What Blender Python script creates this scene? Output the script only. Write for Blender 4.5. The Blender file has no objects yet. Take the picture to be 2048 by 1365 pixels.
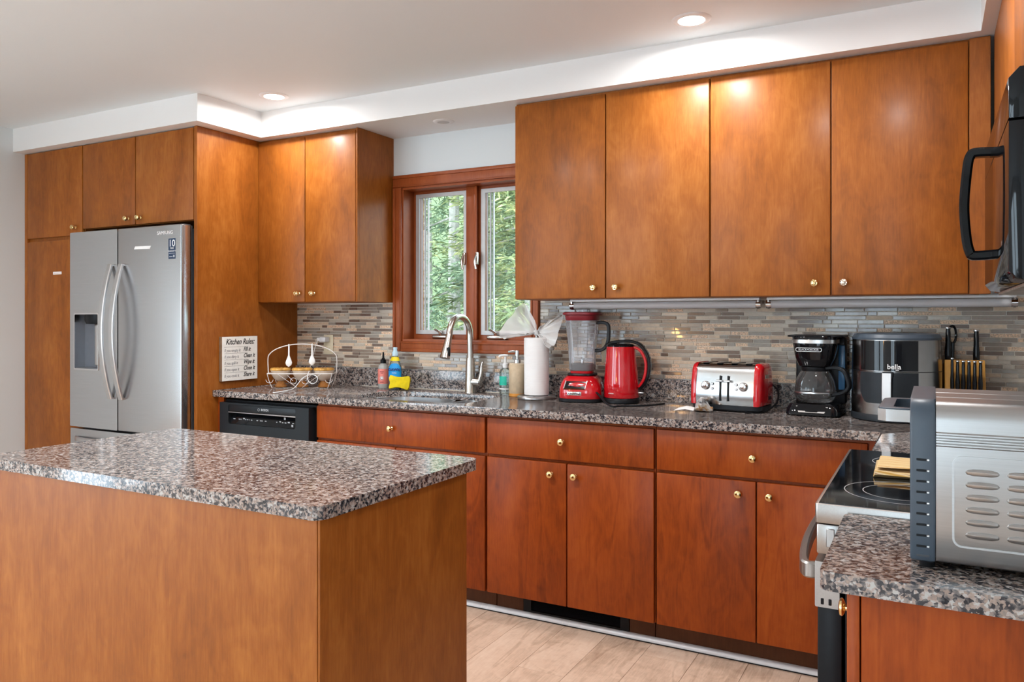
import bpy, bmesh, math, random
from math import sin, cos, pi, radians
from mathutils import Vector, Matrix
random.seed(7)
SC = bpy.context.scene
COL = SC.collection

# ------------------------------------------------------------------ camera
CAMX, CAMY, CAMZ, YAW, FPX, PY = 2.8932, -3.6217, 1.3115, 0.4923, 1569.7, 635.7
cd = bpy.data.cameras.new('camera'); cam = bpy.data.objects.new('camera', cd); COL.objects.link(cam)
cam.location = (CAMX, CAMY, CAMZ); cam.rotation_euler = (pi/2, 0, YAW)
cd.sensor_fit = 'HORIZONTAL'; cd.sensor_width = 36.0; cd.lens = FPX/2048*36.0
cd.shift_y = (PY-682.5)/2048; cd.clip_start = 0.05; cd.clip_end = 200
SC.camera = cam

# ------------------------------------------------------------------ world: bright overcast sky
w = bpy.data.worlds.new('world'); SC.world = w; w.use_nodes = True
bg = w.node_tree.nodes['Background']
bg.inputs['Color'].default_value = (0.70, 0.87, 1.0, 1); bg.inputs['Strength'].default_value = 6.6

# ------------------------------------------------------------------ exposure
vs = SC.view_settings
vs.view_transform = 'Standard'; vs.look = 'None'; vs.gamma = 1.0; vs.use_curve_mapping = False
vs.exposure = 0.42
SC.cycles.max_bounces = 10; SC.cycles.diffuse_bounces = 5; SC.cycles.glossy_bounces = 4
SC.cycles.transmission_bounces = 8; SC.cycles.transparent_max_bounces = 12
SC.cycles.sample_clamp_indirect = 6.0; SC.cycles.caustics_refractive = False; SC.cycles.caustics_reflective = False

CEIL = 2.473; SOF = 2.330
LAMP_W = 7.0
def lamp_disk(name, loc, size, watts, color=(1, .99, .98), spread=175, parent=None, org=(0, 0, 0)):
    l = bpy.data.lights.new(name, 'AREA'); l.shape = 'DISK'; l.size = size; l.energy = watts; l.color = color
    l.spread = radians(spread)
    o = bpy.data.objects.new(name, l); COL.objects.link(o)
    o.location = Vector(loc)-Vector(org)
    if parent: o.parent = parent
    return o

# ------------------------------------------------------------------ materials
def nt(name):
    m = bpy.data.materials.new(name); m.use_nodes = True
    t = m.node_tree; b = t.nodes['Principled BSDF']
    return m, t, b
def N(t, typ, **kw):
    n = t.nodes.new(typ)
    for k, v in kw.items():
        if hasattr(n, k): setattr(n, k, v)
        else: n.inputs[k.replace('_', ' ')].default_value = v
    return n
def ramp(t, stops, fac=None, interp='LINEAR'):
    r = t.nodes.new('ShaderNodeValToRGB'); r.color_ramp.interpolation = interp
    el = r.color_ramp.elements
    while len(el) < len(stops): el.new(0.5)
    for e, (p, c) in zip(el, stops): e.position = p; e.color = (*c, 1)
    if fac is not None: t.links.new(fac, r.inputs['Fac'])
    return r
def srgb(r, g, b):
    f = lambda c: (c/255/12.92) if c/255 <= .04045 else ((c/255+.055)/1.055)**2.4
    return (f(r), f(g), f(b))
def plain(name, col, rough=.5, metal=0, coat=0, trans=0, ior=1.45, alpha=1, emit=None, es=0, noise=0.04, spec=.5):
    m, t, b = nt(name)
    b.inputs['Roughness'].default_value = rough; b.inputs['Metallic'].default_value = metal
    b.inputs['Coat Weight'].default_value = coat; b.inputs['Coat Roughness'].default_value = .05
    b.inputs['Transmission Weight'].default_value = trans; b.inputs['IOR'].default_value = ior
    b.inputs['Alpha'].default_value = alpha; b.inputs['Specular IOR Level'].default_value = spec
    if emit:
        b.inputs['Emission Color'].default_value = (*emit, 1); b.inputs['Emission Strength'].default_value = es
    tc = N(t, 'ShaderNodeTexCoord'); nz = N(t, 'ShaderNodeTexNoise'); nz.inputs['Scale'].default_value = 40
    t.links.new(tc.outputs['Object'], nz.inputs['Vector'])
    lo = tuple(max(0, c*(1-noise)) for c in col); hi = tuple(min(1, c*(1+noise)) for c in col)
    r = ramp(t, [(.3, lo), (.7, hi)], nz.outputs['Fac']); t.links.new(r.outputs['Color'], b.inputs['Base Color'])
    return m
def bump(t, b, fac, strength, dist):
    bp = N(t, 'ShaderNodeBump'); bp.inputs['Strength'].default_value = strength; bp.inputs['Distance'].default_value = dist
    t.links.new(fac, bp.inputs['Height']); t.links.new(bp.outputs['Normal'], b.inputs['Normal'])

def wood(name, dark, mid, light, rough=.32, coat=.35, horizontal=False, line=.05):
    m, t, b = nt(name); L = t.links.new
    tc = N(t, 'ShaderNodeTexCoord'); oi = N(t, 'ShaderNodeObjectInfo')
    mul = N(t, 'ShaderNodeMath', operation='MULTIPLY'); mul.inputs[1].default_value = 37.0; L(oi.outputs['Random'], mul.inputs[0])
    add = N(t, 'ShaderNodeVectorMath', operation='ADD'); L(tc.outputs['Object'], add.inputs[0]); L(mul.outputs[0], add.inputs[1])
    def mp(sx, sy, sz):
        q = N(t, 'ShaderNodeMapping'); q.inputs['Scale'].default_value = (sx, sy, sz); L(add.outputs[0], q.inputs['Vector']); return q
    def nz(v, scale, det, dist=0, rg=.5):
        q = N(t, 'ShaderNodeTexNoise'); q.inputs['Scale'].default_value = scale; q.inputs['Detail'].default_value = det
        q.inputs['Distortion'].default_value = dist; q.inputs['Roughness'].default_value = rg; L(v.outputs[0], q.inputs['Vector']); return q
    st = (1, 1, .10) if not horizontal else (1, .10, 1)
    broad = nz(mp(*[s if s < 1 else 1 for s in ((1, 1, .35) if not horizontal else (1, .35, 1))]), 5.5, 3, .9)
    fig = nz(mp(2.2, 2.2, 1.3), 7.0, 4, 1.6)            # curly figure
    fine = nz(mp(*st), 170, 3, .2, .6)
    cath = nz(mp(1, 1, .16) if not horizontal else mp(1, .16, 1), 7.0, 2, .5)
    cm = N(t, 'ShaderNodeMath', operation='MULTIPLY'); cm.inputs[1].default_value = 26; L(cath.outputs['Fac'], cm.inputs[0])
    cs = N(t, 'ShaderNodeMath', operation='SINE'); L(cm.outputs[0], cs.inputs[0])
    # weighted sum
    def mad(a, k, c):
        q = N(t, 'ShaderNodeMath', operation='MULTIPLY_ADD'); L(a, q.inputs[0]); q.inputs[1].default_value = k
        if isinstance(c, float): q.inputs[2].default_value = c
        else: L(c, q.inputs[2])
        return q.outputs[0]
    s = mad(broad.outputs['Fac'], .46, -.08); s = mad(fig.outputs['Fac'], .28, s); s = mad(fine.outputs['Fac'], .30, s); s = mad(cs.outputs[0], .035, s)
    mr = N(t, 'ShaderNodeMapRange'); mr.inputs['From Min'].default_value = .72; mr.inputs['From Max'].default_value = 1.0; L(cs.outputs[0], mr.inputs['Value'])
    s = mad(mr.outputs['Result'], -line, s)
    s = mad(oi.outputs['Random'], .10, s)
    r = ramp(t, [(.15, dark), (.5, mid), (.85, light)], s); L(r.outputs['Color'], b.inputs['Base Color'])
    b.inputs['Specular IOR Level'].default_value = .2; b.inputs['Roughness'].default_value = rough; b.inputs['Coat Weight'].default_value = coat; b.inputs['Coat Roughness'].default_value = .26
    bump(t, b, fine.outputs['Fac'], .08, .0006)
    return m
WOOD = wood('cherry_wood', srgb(92, 46, 14), srgb(146, 82, 26), srgb(180, 114, 50), rough=.46, coat=.14)
WOODB = wood('cherry_wood_base_shaded', srgb(92, 34, 6), srgb(150, 66, 14), srgb(178, 92, 28), rough=.46, coat=.12, line=.11)  # redder base cherry; part of the dimmer light down there is in its colour
TRIMW = wood('window_trim_wood', srgb(112, 52, 24), srgb(150, 76, 38), srgb(176, 102, 58), rough=.4, coat=.15)
KICK = wood('toe_kick_wood', srgb(62, 34, 18), srgb(86, 50, 28), srgb(104, 64, 38), rough=.6, coat=0)
PLANK = wood('oak_plank', srgb(156, 128, 106), srgb(214, 186, 164), srgb(234, 212, 192), rough=.45, coat=.05, horizontal=True, line=.14)
BLOCKW = wood('knife_block_wood', srgb(176, 120, 52), srgb(206, 150, 74), srgb(220, 170, 96), rough=.45, coat=.1)

def granite():
    m, t, b = nt('speckled_granite'); L = t.links.new
    tc = N(t, 'ShaderNodeTexCoord')
    wn = N(t, 'ShaderNodeTexNoise'); wn.inputs['Scale'].default_value = 120; wn.inputs['Detail'].default_value = 2; L(tc.outputs['Object'], wn.inputs['Vector'])
    sc = N(t, 'ShaderNodeVectorMath', operation='SCALE'); sc.inputs['Scale'].default_value = .010; L(wn.outputs['Color'], sc.inputs[0])
    ad = N(t, 'ShaderNodeVectorMath', operation='ADD'); L(tc.outputs['Object'], ad.inputs[0]); L(sc.outputs[0], ad.inputs[1])
    v = N(t, 'ShaderNodeTexVoronoi'); v.inputs['Scale'].default_value = 185; L(ad.outputs[0], v.inputs['Vector'])
    sp = N(t, 'ShaderNodeSeparateColor'); L(v.outputs['Color'], sp.inputs[0])
    big = N(t, 'ShaderNodeTexNoise'); big.inputs['Scale'].default_value = 72; big.inputs['Detail'].default_value = 2; L(tc.outputs['Object'], big.inputs['Vector'])
    mx = N(t, 'ShaderNodeMath', operation='MULTIPLY_ADD'); L(big.outputs['Fac'], mx.inputs[0]); mx.inputs[1].default_value = 1.1
    hf = N(t, 'ShaderNodeMath', operation='MULTIPLY_ADD'); L(sp.outputs[0], hf.inputs[0]); hf.inputs[1].default_value = .62; hf.inputs[2].default_value = -.36
    L(hf.outputs[0], mx.inputs[2])
    r = ramp(t, [(0, (.014, .014, .018)), (.30, (.03, .032, .040)), (.39, (.10, .095, .10)), (.48, (.21, .185, .175)), (.60, (.31, .235, .20)), (.70, (.37, .30, .27)), (.80, (.43, .42, .41))], mx.outputs[0])
    L(r.outputs['Color'], b.inputs['Base Color'])
    b.inputs['Roughness'].default_value = .09; b.inputs['Specular IOR Level'].default_value = .6
    return m
GRAN = granite()

def paint(name, col, rough=.6):
    m, t, b = nt(name); L = t.links.new
    tc = N(t, 'ShaderNodeTexCoord'); n = N(t, 'ShaderNodeTexNoise'); n.inputs['Scale'].default_value = 260; n.inputs['Detail'].default_value = 3
    L(tc.outputs['Object'], n.inputs['Vector']); bump(t, b, n.outputs['Fac'], .06, .0008)
    n2 = N(t, 'ShaderNodeTexNoise'); n2.inputs['Scale'].default_value = 1.2; L(tc.outputs['Object'], n2.inputs['Vector'])
    r = ramp(t, [(.3, tuple(c*.98 for c in col)), (.7, col)], n2.outputs['Fac']); L(r.outputs['Color'], b.inputs['Base Color'])
    b.inputs['Roughness'].default_value = rough; return m
WALLP = paint('wall_paint', (.70, .755, .775)); CEILP = paint('ceiling_paint', (.77, .82, .84)); SOFP = paint('soffit_paint', (.80, .80, .795), .45)

def steel(name, col=(.60, .60, .61), rough=.28, axis=2):
    m, t, b = nt(name); L = t.links.new
    tc = N(t, 'ShaderNodeTexCoord'); mp = N(t, 'ShaderNodeMapping'); s = [400, 400, 400]; s[axis] = 4; mp.inputs['Scale'].default_value = s
    L(tc.outputs['Object'], mp.inputs['Vector']); n = N(t, 'ShaderNodeTexNoise'); n.inputs['Scale'].default_value = 1; n.inputs['Detail'].default_value = 2; L(mp.outputs[0], n.inputs['Vector'])
    r = ramp(t, [(.3, tuple(c*.93 for c in col)), (.7, col)], n.outputs['Fac']); L(r.outputs['Color'], b.inputs['Base Color'])
    b.inputs['Metallic'].default_value = 1; b.inputs['Roughness'].default_value = rough
    bump(t, b, n.outputs['Fac'], .03, .0003); return m
STEEL = steel('brushed_stainless'); STEELX = steel('brushed_stainless_along', (.50, .495, .49), .30, 0); FRIDGE = steel('fridge_stainless', (.56, .57, .585), .24, 0)
STEELR = steel('satin_range_steel', (.40, .385, .37), .34, 1)
CHROME = plain('chrome', (.72, .72, .73), .07, 1, noise=.01); NICKEL = plain('brushed_nickel', (.55, .52, .48), .24, 1, noise=.03)
BRASS = plain('polished_brass', (.83, .62, .30), .18, 1, noise=.05); BRASSG = plain('worn_pale_brass', (.72, .62, .52), .28, 1, noise=.15)
BLACK = plain('black_plastic', (.008, .009, .011), .36, noise=.1, spec=.2); BLACKG = plain('black_gloss', (.005, .006, .008), .06, coat=.15, noise=.1, spec=.3)
CHAR = plain('charcoal_plastic', (.020, .024, .029), .36, noise=.08, spec=.25); DKGREY = plain('dark_grey_paint', (.055, .06, .068), .45)
BLUEGREY = plain('blue_grey_plastic', (.055, .075, .10), .4); DWB = plain('dishwasher_black', (.012, .016, .020), .34, spec=.3)
RED = plain('gloss_red_enamel', (.50, .006, .012), .10, coat=.8, noise=.03); DKRED = plain('dark_red_rubber', (.20, .010, .018), .4)
WHITE = plain('white_plastic', (.80, .80, .80), .35); PAPER = plain('paper_towel_white', (.78, .78, .79), .9); CREAM = plain('ivory_plastic', (.66, .58, .42), .4)
GROUT = plain('tile_grout', (.74, .68, .60), .9); WHITEW = plain('white_wire', (.75, .71, .68), .35); CAULK = plain('caulk_bead', (.66, .60, .52), .6)
STONE = plain('sandstone_ceramic', (.56, .43, .29), .55, noise=.12); AMBER = plain('amber_ceramic', (.30, .12, .03), .15, coat=.4, noise=.35)
CREAMC = plain('cream_ceramic', (.62, .50, .40), .22, coat=.4, noise=.06); CRUST = plain('golden_crust_ceramic', (.58, .31, .07), .3, noise=.4)
def glass(name, col=(1, 1, 1), rough=.02, alpha=.25, ior=1.45):
    m, t, b = nt(name); L = t.links.new
    tr = N(t, 'ShaderNodeBsdfTransparent'); tr.inputs['Color'].default_value = (*col, 1)
    gl = N(t, 'ShaderNodeBsdfGlossy'); gl.inputs['Roughness'].default_value = rough; gl.inputs['Color'].default_value = (1, 1, 1, 1)
    fr = N(t, 'ShaderNodeFresnel'); fr.inputs['IOR'].default_value = ior
    mx = N(t, 'ShaderNodeMixShader'); L(fr.outputs[0], mx.inputs[0]); L(tr.outputs[0], mx.inputs[1]); L(gl.outputs[0], mx.inputs[2])
    df = N(t, 'ShaderNodeBsdfDiffuse'); df.inputs['Color'].default_value = (*[min(1, c*.9) for c in col], 1)
    m2 = N(t, 'ShaderNodeMixShader'); m2.inputs[0].default_value = alpha; L(mx.outputs[0], m2.inputs[1]); L(df.outputs[0], m2.inputs[2])
    L(m2.outputs[0], t.nodes['Material Output'].inputs['Surface']); return m
PANE = glass('window_glass', (.97, .99, .98), .0, .015, 1.10); JAR = glass('hazy_jar_plastic', (.90, .90, .92), .06, .16); CARAFE = glass('carafe_glass', (.90, .91, .92), .01, .04)
CLEARP = glass('clear_bottle_plastic', (.85, .93, .92), .03, .12); TUBEG = glass('frosted_tube_plastic', (.90, .88, .89), .12, .55); PINKP = glass('pink_bottle_plastic', (.85, .86, .84), .08, .5)
BAGP = glass('thin_white_film', (.97, .97, .97), .25, .62)

# ------------------------------------------------------------------ geometry helpers
ORG = {}
def finish(bm, mat, name, smooth=None):
    me = bpy.data.meshes.new(name); bmesh.ops.recalc_face_normals(bm, faces=bm.faces[:]); bm.to_mesh(me); bm.free()
    if mat is not None: me.materials.append(mat)
    if smooth is not None:
        me.shade_smooth(); me.set_sharp_from_angle(angle=radians(smooth))
    return me
def obj(name, bm, mat, parent=None, smooth=40, loc=None):
    """bm in world (or the thing's own) coordinates; shifted so that the thing's base is the origin"""
    o0 = Vector(ORG[parent.name]) if parent is not None else Vector(loc or (0, 0, 0))
    if o0.length > 0: bmesh.ops.translate(bm, verts=bm.verts[:], vec=-o0)
    o = bpy.data.objects.new(name, finish(bm, mat, name, smooth)); COL.objects.link(o)
    if parent is not None: o.parent = parent; ORG[o.name] = tuple(o0)
    else: o.location = o0; ORG[o.name] = tuple(o0)
    return o
def thing(name, label, cat, loc=(0, 0, 0), rotz=0, group=None, local=False):
    e = bpy.data.objects.new(name, None); COL.objects.link(e); e.location = loc; e.rotation_euler = (0, 0, rotz); e.empty_display_size = .05
    e['label'] = label; e['category'] = cat
    if group: e['group'] = group
    ORG[e.name] = (0, 0, 0) if local else tuple(loc)
    return e
def tag(o, label, cat, group=None):
    o['label'] = label; o['category'] = cat
    if group: o['group'] = group
    return o
def struct(o, label=None):
    o['kind'] = 'structure'
    if label: o['label'] = label
    return o
def inst(name, me, parent, worldloc, rot=(0, 0, 0), scale=(1, 1, 1)):
    o = bpy.data.objects.new(name, me); COL.objects.link(o); o.parent = parent
    o.location = Vector(worldloc)-Vector(ORG[parent.name]); o.rotation_euler = rot; o.scale = scale; ORG[o.name] = tuple(worldloc)
    return o
def BM(): return bmesh.new()
def box(bm, x0, x1, y0, y1, z0, z1, bev=0, seg=2):
    r = bmesh.ops.create_cube(bm, size=1.0)
    M = Matrix.Translation(((x0+x1)/2, (y0+y1)/2, (z0+z1)/2)) @ Matrix.Diagonal((abs(x1-x0), abs(y1-y0), abs(z1-z0), 1))
    bmesh.ops.transform(bm, matrix=M, verts=r['verts'])
    if bev > 0:
        es = list({e for v in r['verts'] for e in v.link_edges})
        bmesh.ops.bevel(bm, geom=es, offset=min(bev, .45*min(abs(x1-x0), abs(y1-y0), abs(z1-z0))), segments=seg, profile=.5, affect='EDGES')
    return bm
def loft(bm, rings, cap0=True, cap1=True, closed=True):
    vr = [[bm.verts.new(p) for p in r] for r in rings]; n = len(vr[0])
    for a, b in zip(vr, vr[1:]):
        for i in range(n if closed else n-1):
            j = (i+1) % n
            bm.faces.new((a[i], a[j], b[j], b[i]))
    if cap0: bm.faces.new(vr[0][::-1])
    if cap1: bm.faces.new(vr[-1])
    return bm
def lathe(bm, prof, c=(0, 0, 0), n=32, sx=1, sy=1, cap0=True, cap1=True, axis='z'):
    rings = []
    for r, h in prof:
        r = max(r, 1e-5); ring = []
        for i in range(n):
            a = 2*pi*i/n; u, v = r*cos(a)*sx, r*sin(a)*sy
            p = {'z': (u, v, h), 'y': (u, h, v), 'x': (h, u, v)}[axis]
            ring.append((c[0]+p[0], c[1]+p[1], c[2]+p[2]))
        rings.append(ring)
    return loft(bm, rings, cap0, cap1)
def cyl(bm, p0, p1, r0, r1=None, n=20, cap=True):
    r1 = r0 if r1 is None else r1
    p0, p1 = Vector(p0), Vector(p1); d = (p1-p0).normalized(); u = d.orthogonal().normalized(); v = d.cross(u)
    return loft(bm, [[p+u*(r*cos(2*pi*i/n))+v*(r*sin(2*pi*i/n)) for i in range(n)] for p, r in ((p0, r0), (p1, r1))], cap, cap)
def spline(pts, k=8):
    P = [Vector(p) for p in pts]; out = []
    for i in range(len(P)-1):
        a, b, c, d = P[max(i-1, 0)], P[i], P[i+1], P[min(i+2, len(P)-1)]
        for s in range(k):
            t = s/k
            out.append(.5*((2*b)+(c-a)*t+(2*a-5*b+4*c-d)*t*t+(3*b-a-3*c+d)*t**3))
    out.append(P[-1]); return out
def tube(bm, pts, r, n=8, closed=False, prof=None):
    P = [Vector(p) for p in pts]; m = len(P)
    rs = r if isinstance(r, (list, tuple)) else [r]*m
    T = []
    for i in range(m):
        a = P[(i-1) % m] if (closed or i > 0) else P[0]; b = P[(i+1) % m] if (closed or i < m-1) else P[-1]
        T.append((b-a).normalized())
    u = T[0].orthogonal().normalized(); rings = []
    for i in range(m):
        u = (u-T[i]*u.dot(T[i]));
        u = u.normalized() if u.length > 1e-6 else T[i].orthogonal().normalized()
        v = T[i].cross(u); rings.append([P[i]+u*(rs[i]*cos(2*pi*j/n))+v*(rs[i]*sin(2*pi*j/n)) for j in range(n)])
    if closed: rings.append(rings[0]); return loft(bm, rings, False, False)
    return loft(bm, rings)
def sweep_rect(bm, pts, side, w, h):
    """band of width w along `side` and thickness h, along pts"""
    P = [Vector(p) for p in pts]; side = Vector(side).normalized(); rings = []
    for i in range(len(P)):
        t = (P[min(i+1, len(P)-1)]-P[max(i-1, 0)]).normalized(); nn = t.cross(side).normalized()
        c = P[i]; b = min(w, h)*.22
        pr = [(-w/2+b, -h/2), (w/2-b, -h/2), (w/2, -h/2+b), (w/2, h/2-b), (w/2-b, h/2), (-w/2+b, h/2), (-w/2, h/2-b), (-w/2, -h/2+b)]
        rings.append([c+side*a+nn*d for a, d in pr])
    return loft(bm, rings)
def rr(x0, x1, y0, y1, r, n=6):
    out = []
    for cx, cy, a0 in ((x1-r, y1-r, 0), (x0+r, y1-r, 90), (x0+r, y0+r, 180), (x1-r, y0+r, 270)):
        for i in range(n+1):
            a = radians(a0+90*i/n); out.append((cx+r*cos(a), cy+r*sin(a)))
    return out
def prism(bm, outline, axis, a, b, bev=0):
    f = {'x': lambda u, v, h: (h, u, v), 'y': lambda u, v, h: (u, h, v), 'z': lambda u, v, h: (u, v, h)}[axis]
    va = [bm.verts.new(f(u, v, a)) for u, v in outline]; vb = [bm.verts.new(f(u, v, b)) for u, v in outline]; n = len(outline)
    sides = [bm.faces.new((va[i], va[(i+1) % n], vb[(i+1) % n], vb[i])) for i in range(n)]
    fa = bm.faces.new(va[::-1]); fb = bm.faces.new(vb)
    if bev:
        es = list(fa.edges)+list(fb.edges)
        bmesh.ops.bevel(bm, geom=es, offset=bev, segments=2, profile=.5, affect='EDGES')
    return bm
def plate_with_hole(bm, outer, inner, axis, a, b, lip=0):
    """flat plate between planes a and b whose outline has a hole"""
    f = {'x': lambda u, v, h: (h, u, v), 'y': lambda u, v, h: (u, h, v), 'z': lambda u, v, h: (u, v, h)}[axis]
    loops = {}
    for h in (a, b):
        vo = [bm.verts.new(f(u, v, h)) for u, v in outer]; vi = [bm.verts.new(f(u, v, h)) for u, v in inner]
        es = [bm.edges.new((l[i], l[(i+1) % len(l)])) for l in (vo, vi) for i in range(len(l))]
        bmesh.ops.triangle_fill(bm, edges=es, use_beauty=True, use_dissolve=False)
        loops[h] = (vo, vi)
    for k in (0, 1):
        A, B_ = loops[a][k], loops[b][k]; n = len(A)
        for i in range(n): bm.faces.new((A[i], A[(i+1) % n], B_[(i+1) % n], B_[i]))
    return bm
def text(name, s, size, mat, parent, loc, right, upv, ext=.0004, shear=0, align='CENTER', sx=1.0, bold=0):
    cu = bpy.data.curves.new(name, 'FONT'); cu.body = s; cu.size = size; cu.align_x = align; cu.align_y = 'CENTER'; cu.extrude = ext; cu.shear = shear; cu.offset = bold
    cu.resolution_u = 3
    tmp = bpy.data.objects.new('tmp', cu); COL.objects.link(tmp)
    dg = bpy.context.evaluated_depsgraph_get(); me = bpy.data.meshes.new_from_object(tmp.evaluated_get(dg))
    bpy.data.objects.remove(tmp); bpy.data.curves.remove(cu)
    r = Vector(right).normalized(); u = Vector(upv).normalized(); n = r.cross(u)
    M = Matrix(((r.x*sx, u.x, n.x), (r.y*sx, u.y, n.y), (r.z*sx, u.z, n.z))).to_4x4()
    M.translation = Vector(loc)-Vector(ORG[parent.name]); me.transform(M); me.name = name
    me.materials.clear(); me.materials.append(mat)
    o = bpy.data.objects.new(name, me); COL.objects.link(o); o.parent = parent; ORG[o.name] = ORG[parent.name]
    return o

# ------------------------------------------------------------------ the room
XL, XR = -2.093, 3.38; YR = -6.2
XP = -.539           # face of the tall panel beside the fridge
WX0, WX1, WZ0, WZ1 = .245, 1.072, 1.178, 2.045       # window opening
bm = BM(); plate_with_hole(bm, [(XL-.15, -.02), (XR+.15, -.02), (XR+.15, 2.6), (XL-.15, 2.6)], [(WX0, WZ0), (WX1, WZ0), (WX1, WZ1), (WX0, WZ1)], 'y', 0, .16)
wall_back = struct(obj('wall_back', bm, WALLP, smooth=None), 'light grey painted kitchen wall around the window with a mosaic backsplash')
LY0, LY1 = -5.95, -3.95  # out-of-view opening in the left wall, added to bring in more daylight
bm = BM(); plate_with_hole(bm, [(YR, -.02), (-.0005, -.02), (-.0005, 2.6), (YR, 2.6)], [(LY0, .06), (LY1, .06), (LY1, 2.12), (LY0, 2.12)], 'x', XL-.15, XL); struct(obj('wall_left', bm, WALLP, smooth=None), 'plain light grey wall beside the tall cabinets')
bm = BM(); box(bm, XR, XR+.15, YR, -.0005, -.02, 2.6); struct(obj('wall_right', bm, WALLP, smooth=None), 'light wall behind the range and microwave')
bm = BM(); box(bm, XL-.15, XR+.15, YR, .16, CEIL, CEIL+.12); struct(obj('ceiling', bm, CEILP, smooth=None), 'flat white ceiling with recessed lights')
bm = BM(); box(bm, XL-.15, XR+.15, YR, .16, -.12, -.009)
floor = struct(obj('floor', bm, plain('subfloor', (.12, .09, .07), .8), smooth=None), 'light oak plank floor')
# planks run towards the window wall
PW, PL = .19, 1.25
ms = []
for k in range(3):
    b2 = BM(); box(b2, -PW/2+.0006, PW/2-.0006, -PL/2+.0006, PL/2-.0006, -.008, 0, .0005, 1); ms.append(finish(b2, PLANK, 'plank', None))
nx = int((XR-XL)/PW)+1
for i in range(nx):
    off = (i*.37) % 1.0*PL
    y = -.35-off+PL
    while y > YR:
        if y-PL/2 < 0:
            x = XL+PW/2+i*PW
            if x+PW/2 > XR+.02: break
            yc_, s = y, 1
            if y+PL/2 > -.0: yc_ = (y-PL/2-.01)/2; s = (-.01-(y-PL/2))/PL
            if y-PL/2 < YR: break
            inst('plank', ms[(i*7+int(y*3)) % 3], floor, (x, yc_, 0), scale=(1, s, 1))
        y -= PL
# rear wall of the open room; two unseen doorways added for daylight
OPEN = [(-1.80, -.55), (1.72, 2.60)]; OZ = 2.12
bm = BM(); xs_ = [XL-.15]+[v for a in OPEN for v in a]+[XR+.15]
for k in range(0, len(xs_), 2): box(bm, xs_[k], xs_[k+1], YR-.15, YR-.0005, -.02, 2.6)
for a, b in OPEN: box(bm, a, b, YR-.15, YR-.0005, OZ, 2.6)
struct(obj('wall_rear', bm, WALLP, smooth=None), 'light wall of the open room with two unseen doorways added for daylight')
for k, (a, b) in enumerate(OPEN):
    dn = bpy.data.objects.new('door_%d' % (k+1), None); COL.objects.link(dn); dn['kind'] = 'structure'; ORG[dn.name] = (0, 0, 0)  # frame for one of the added daylight doorways
    bm = BM(); plate_with_hole(bm, [(a, 0), (b, 0), (b, OZ), (a, OZ)], [(a+.05, .06), (b-.05, .06), (b-.05, OZ-.05), (a+.05, OZ-.05)], 'y', YR-.10, YR-.04)
    box(bm, (a+b)/2-.04, (a+b)/2+.04, YR-.10, YR-.04, .06, OZ-.05)
    obj('door_frame', bm, SOFP, dn, smooth=None)
dn = bpy.data.objects.new('door_3', None); COL.objects.link(dn); dn['kind'] = 'structure'; ORG[dn.name] = (0, 0, 0)  # frame of the added side opening, never in view
bm = BM(); plate_with_hole(bm, [(LY0, .061), (LY1, .061), (LY1, OZ), (LY0, OZ)], [(LY0+.05, .11), (LY1-.05, .11), (LY1-.05, OZ-.05), (LY0+.05, OZ-.05)], 'x', XL-.10, XL-.04)
for k in (1, 2): box(bm, XL-.10, XL-.04, LY0+(LY1-LY0)*k/3-.04, LY0+(LY1-LY0)*k/3+.04, .11, OZ-.05)
obj('door_frame', bm, SOFP, dn, smooth=None)
# soffit
bm = BM()
out = [(XL, -.8176), (-.4545, -.8176), (-.4545, -.3822), (3.044, -.3822), (3.044, YR), (XR, YR), (XR, 0), (XL, 0)]
prism(bm, out, 'z', SOF, CEIL)
struct(obj('trim_1', bm, SOFP, smooth=None), 'white painted soffit box running above the cabinets')

# ---- mosaic backsplash: individual strips set in grout, children of the wall
T0, T1 = 1.022, 1.397
bm = BM()
box(bm, XP, .196, -.0045, -.0002, T0, T1); box(bm, .196, 1.118, -.0045, -.0002, T0, 1.119); box(bm, 1.118, XR, -.0045, -.0002, T0, T1)
obj('grout_bed', bm, GROUT, wall_back, smooth=None)
def tilemat(name, c, rough, coat, noise, scale=90):
    m, t, b = nt(name); L = t.links.new
    tc = N(t, 'ShaderNodeTexCoord'); oi = N(t, 'ShaderNodeObjectInfo')
    ad = N(t, 'ShaderNodeVectorMath', operation='ADD'); L(tc.outputs['Object'], ad.inputs[0]); L(oi.outputs['Location'], ad.inputs[1])
    n = N(t, 'ShaderNodeTexNoise'); n.inputs['Scale'].default_value = scale; n.inputs['Detail'].default_value = 3; L(ad.outputs[0], n.inputs['Vector'])
    r = ramp(t, [(.36, tuple(x*(1-noise) for x in c)), (.62, tuple(min(1, x*(1+noise*.6)) for x in c))], n.outputs['Fac']); L(r.outputs['Color'], b.inputs['Base Color'])
    b.inputs['Roughness'].default_value = rough; b.inputs['Coat Weight'].default_value = coat; b.inputs['Coat Roughness'].default_value = .03; return m
TM = [tilemat('taupe_glass_tile', srgb(140, 124, 110), .18, .3, .08), tilemat('brown_glass_tile', srgb(112, 92, 80), .18, .3, .08), tilemat('pale_glass_tile', srgb(190, 178, 162), .2, .25, .06),
      tilemat('greige_stone_tile', srgb(206, 182, 156), .5, .0, .10), tilemat('speckled_marble_tile', srgb(216, 184, 154), .45, .05, .42, 170), tilemat('slate_glass_tile', srgb(154, 146, 136), .18, .3, .08)]
TL = [.034, .052, .074, .098, .124, .150]
tmesh = {}
def tile_mesh(mi, li):
    if (mi, li) not in tmesh:
        b2 = BM(); L_ = TL[li]; th = .0085 if mi in (0, 1, 2, 5) else .0072
        box(b2, -L_/2, L_/2, -th, -.003, -.00725, .00725, .0009, 1); tmesh[(mi, li)] = finish(b2, TM[mi], 'tile', None)
    return tmesh[(mi, li)]
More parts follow.
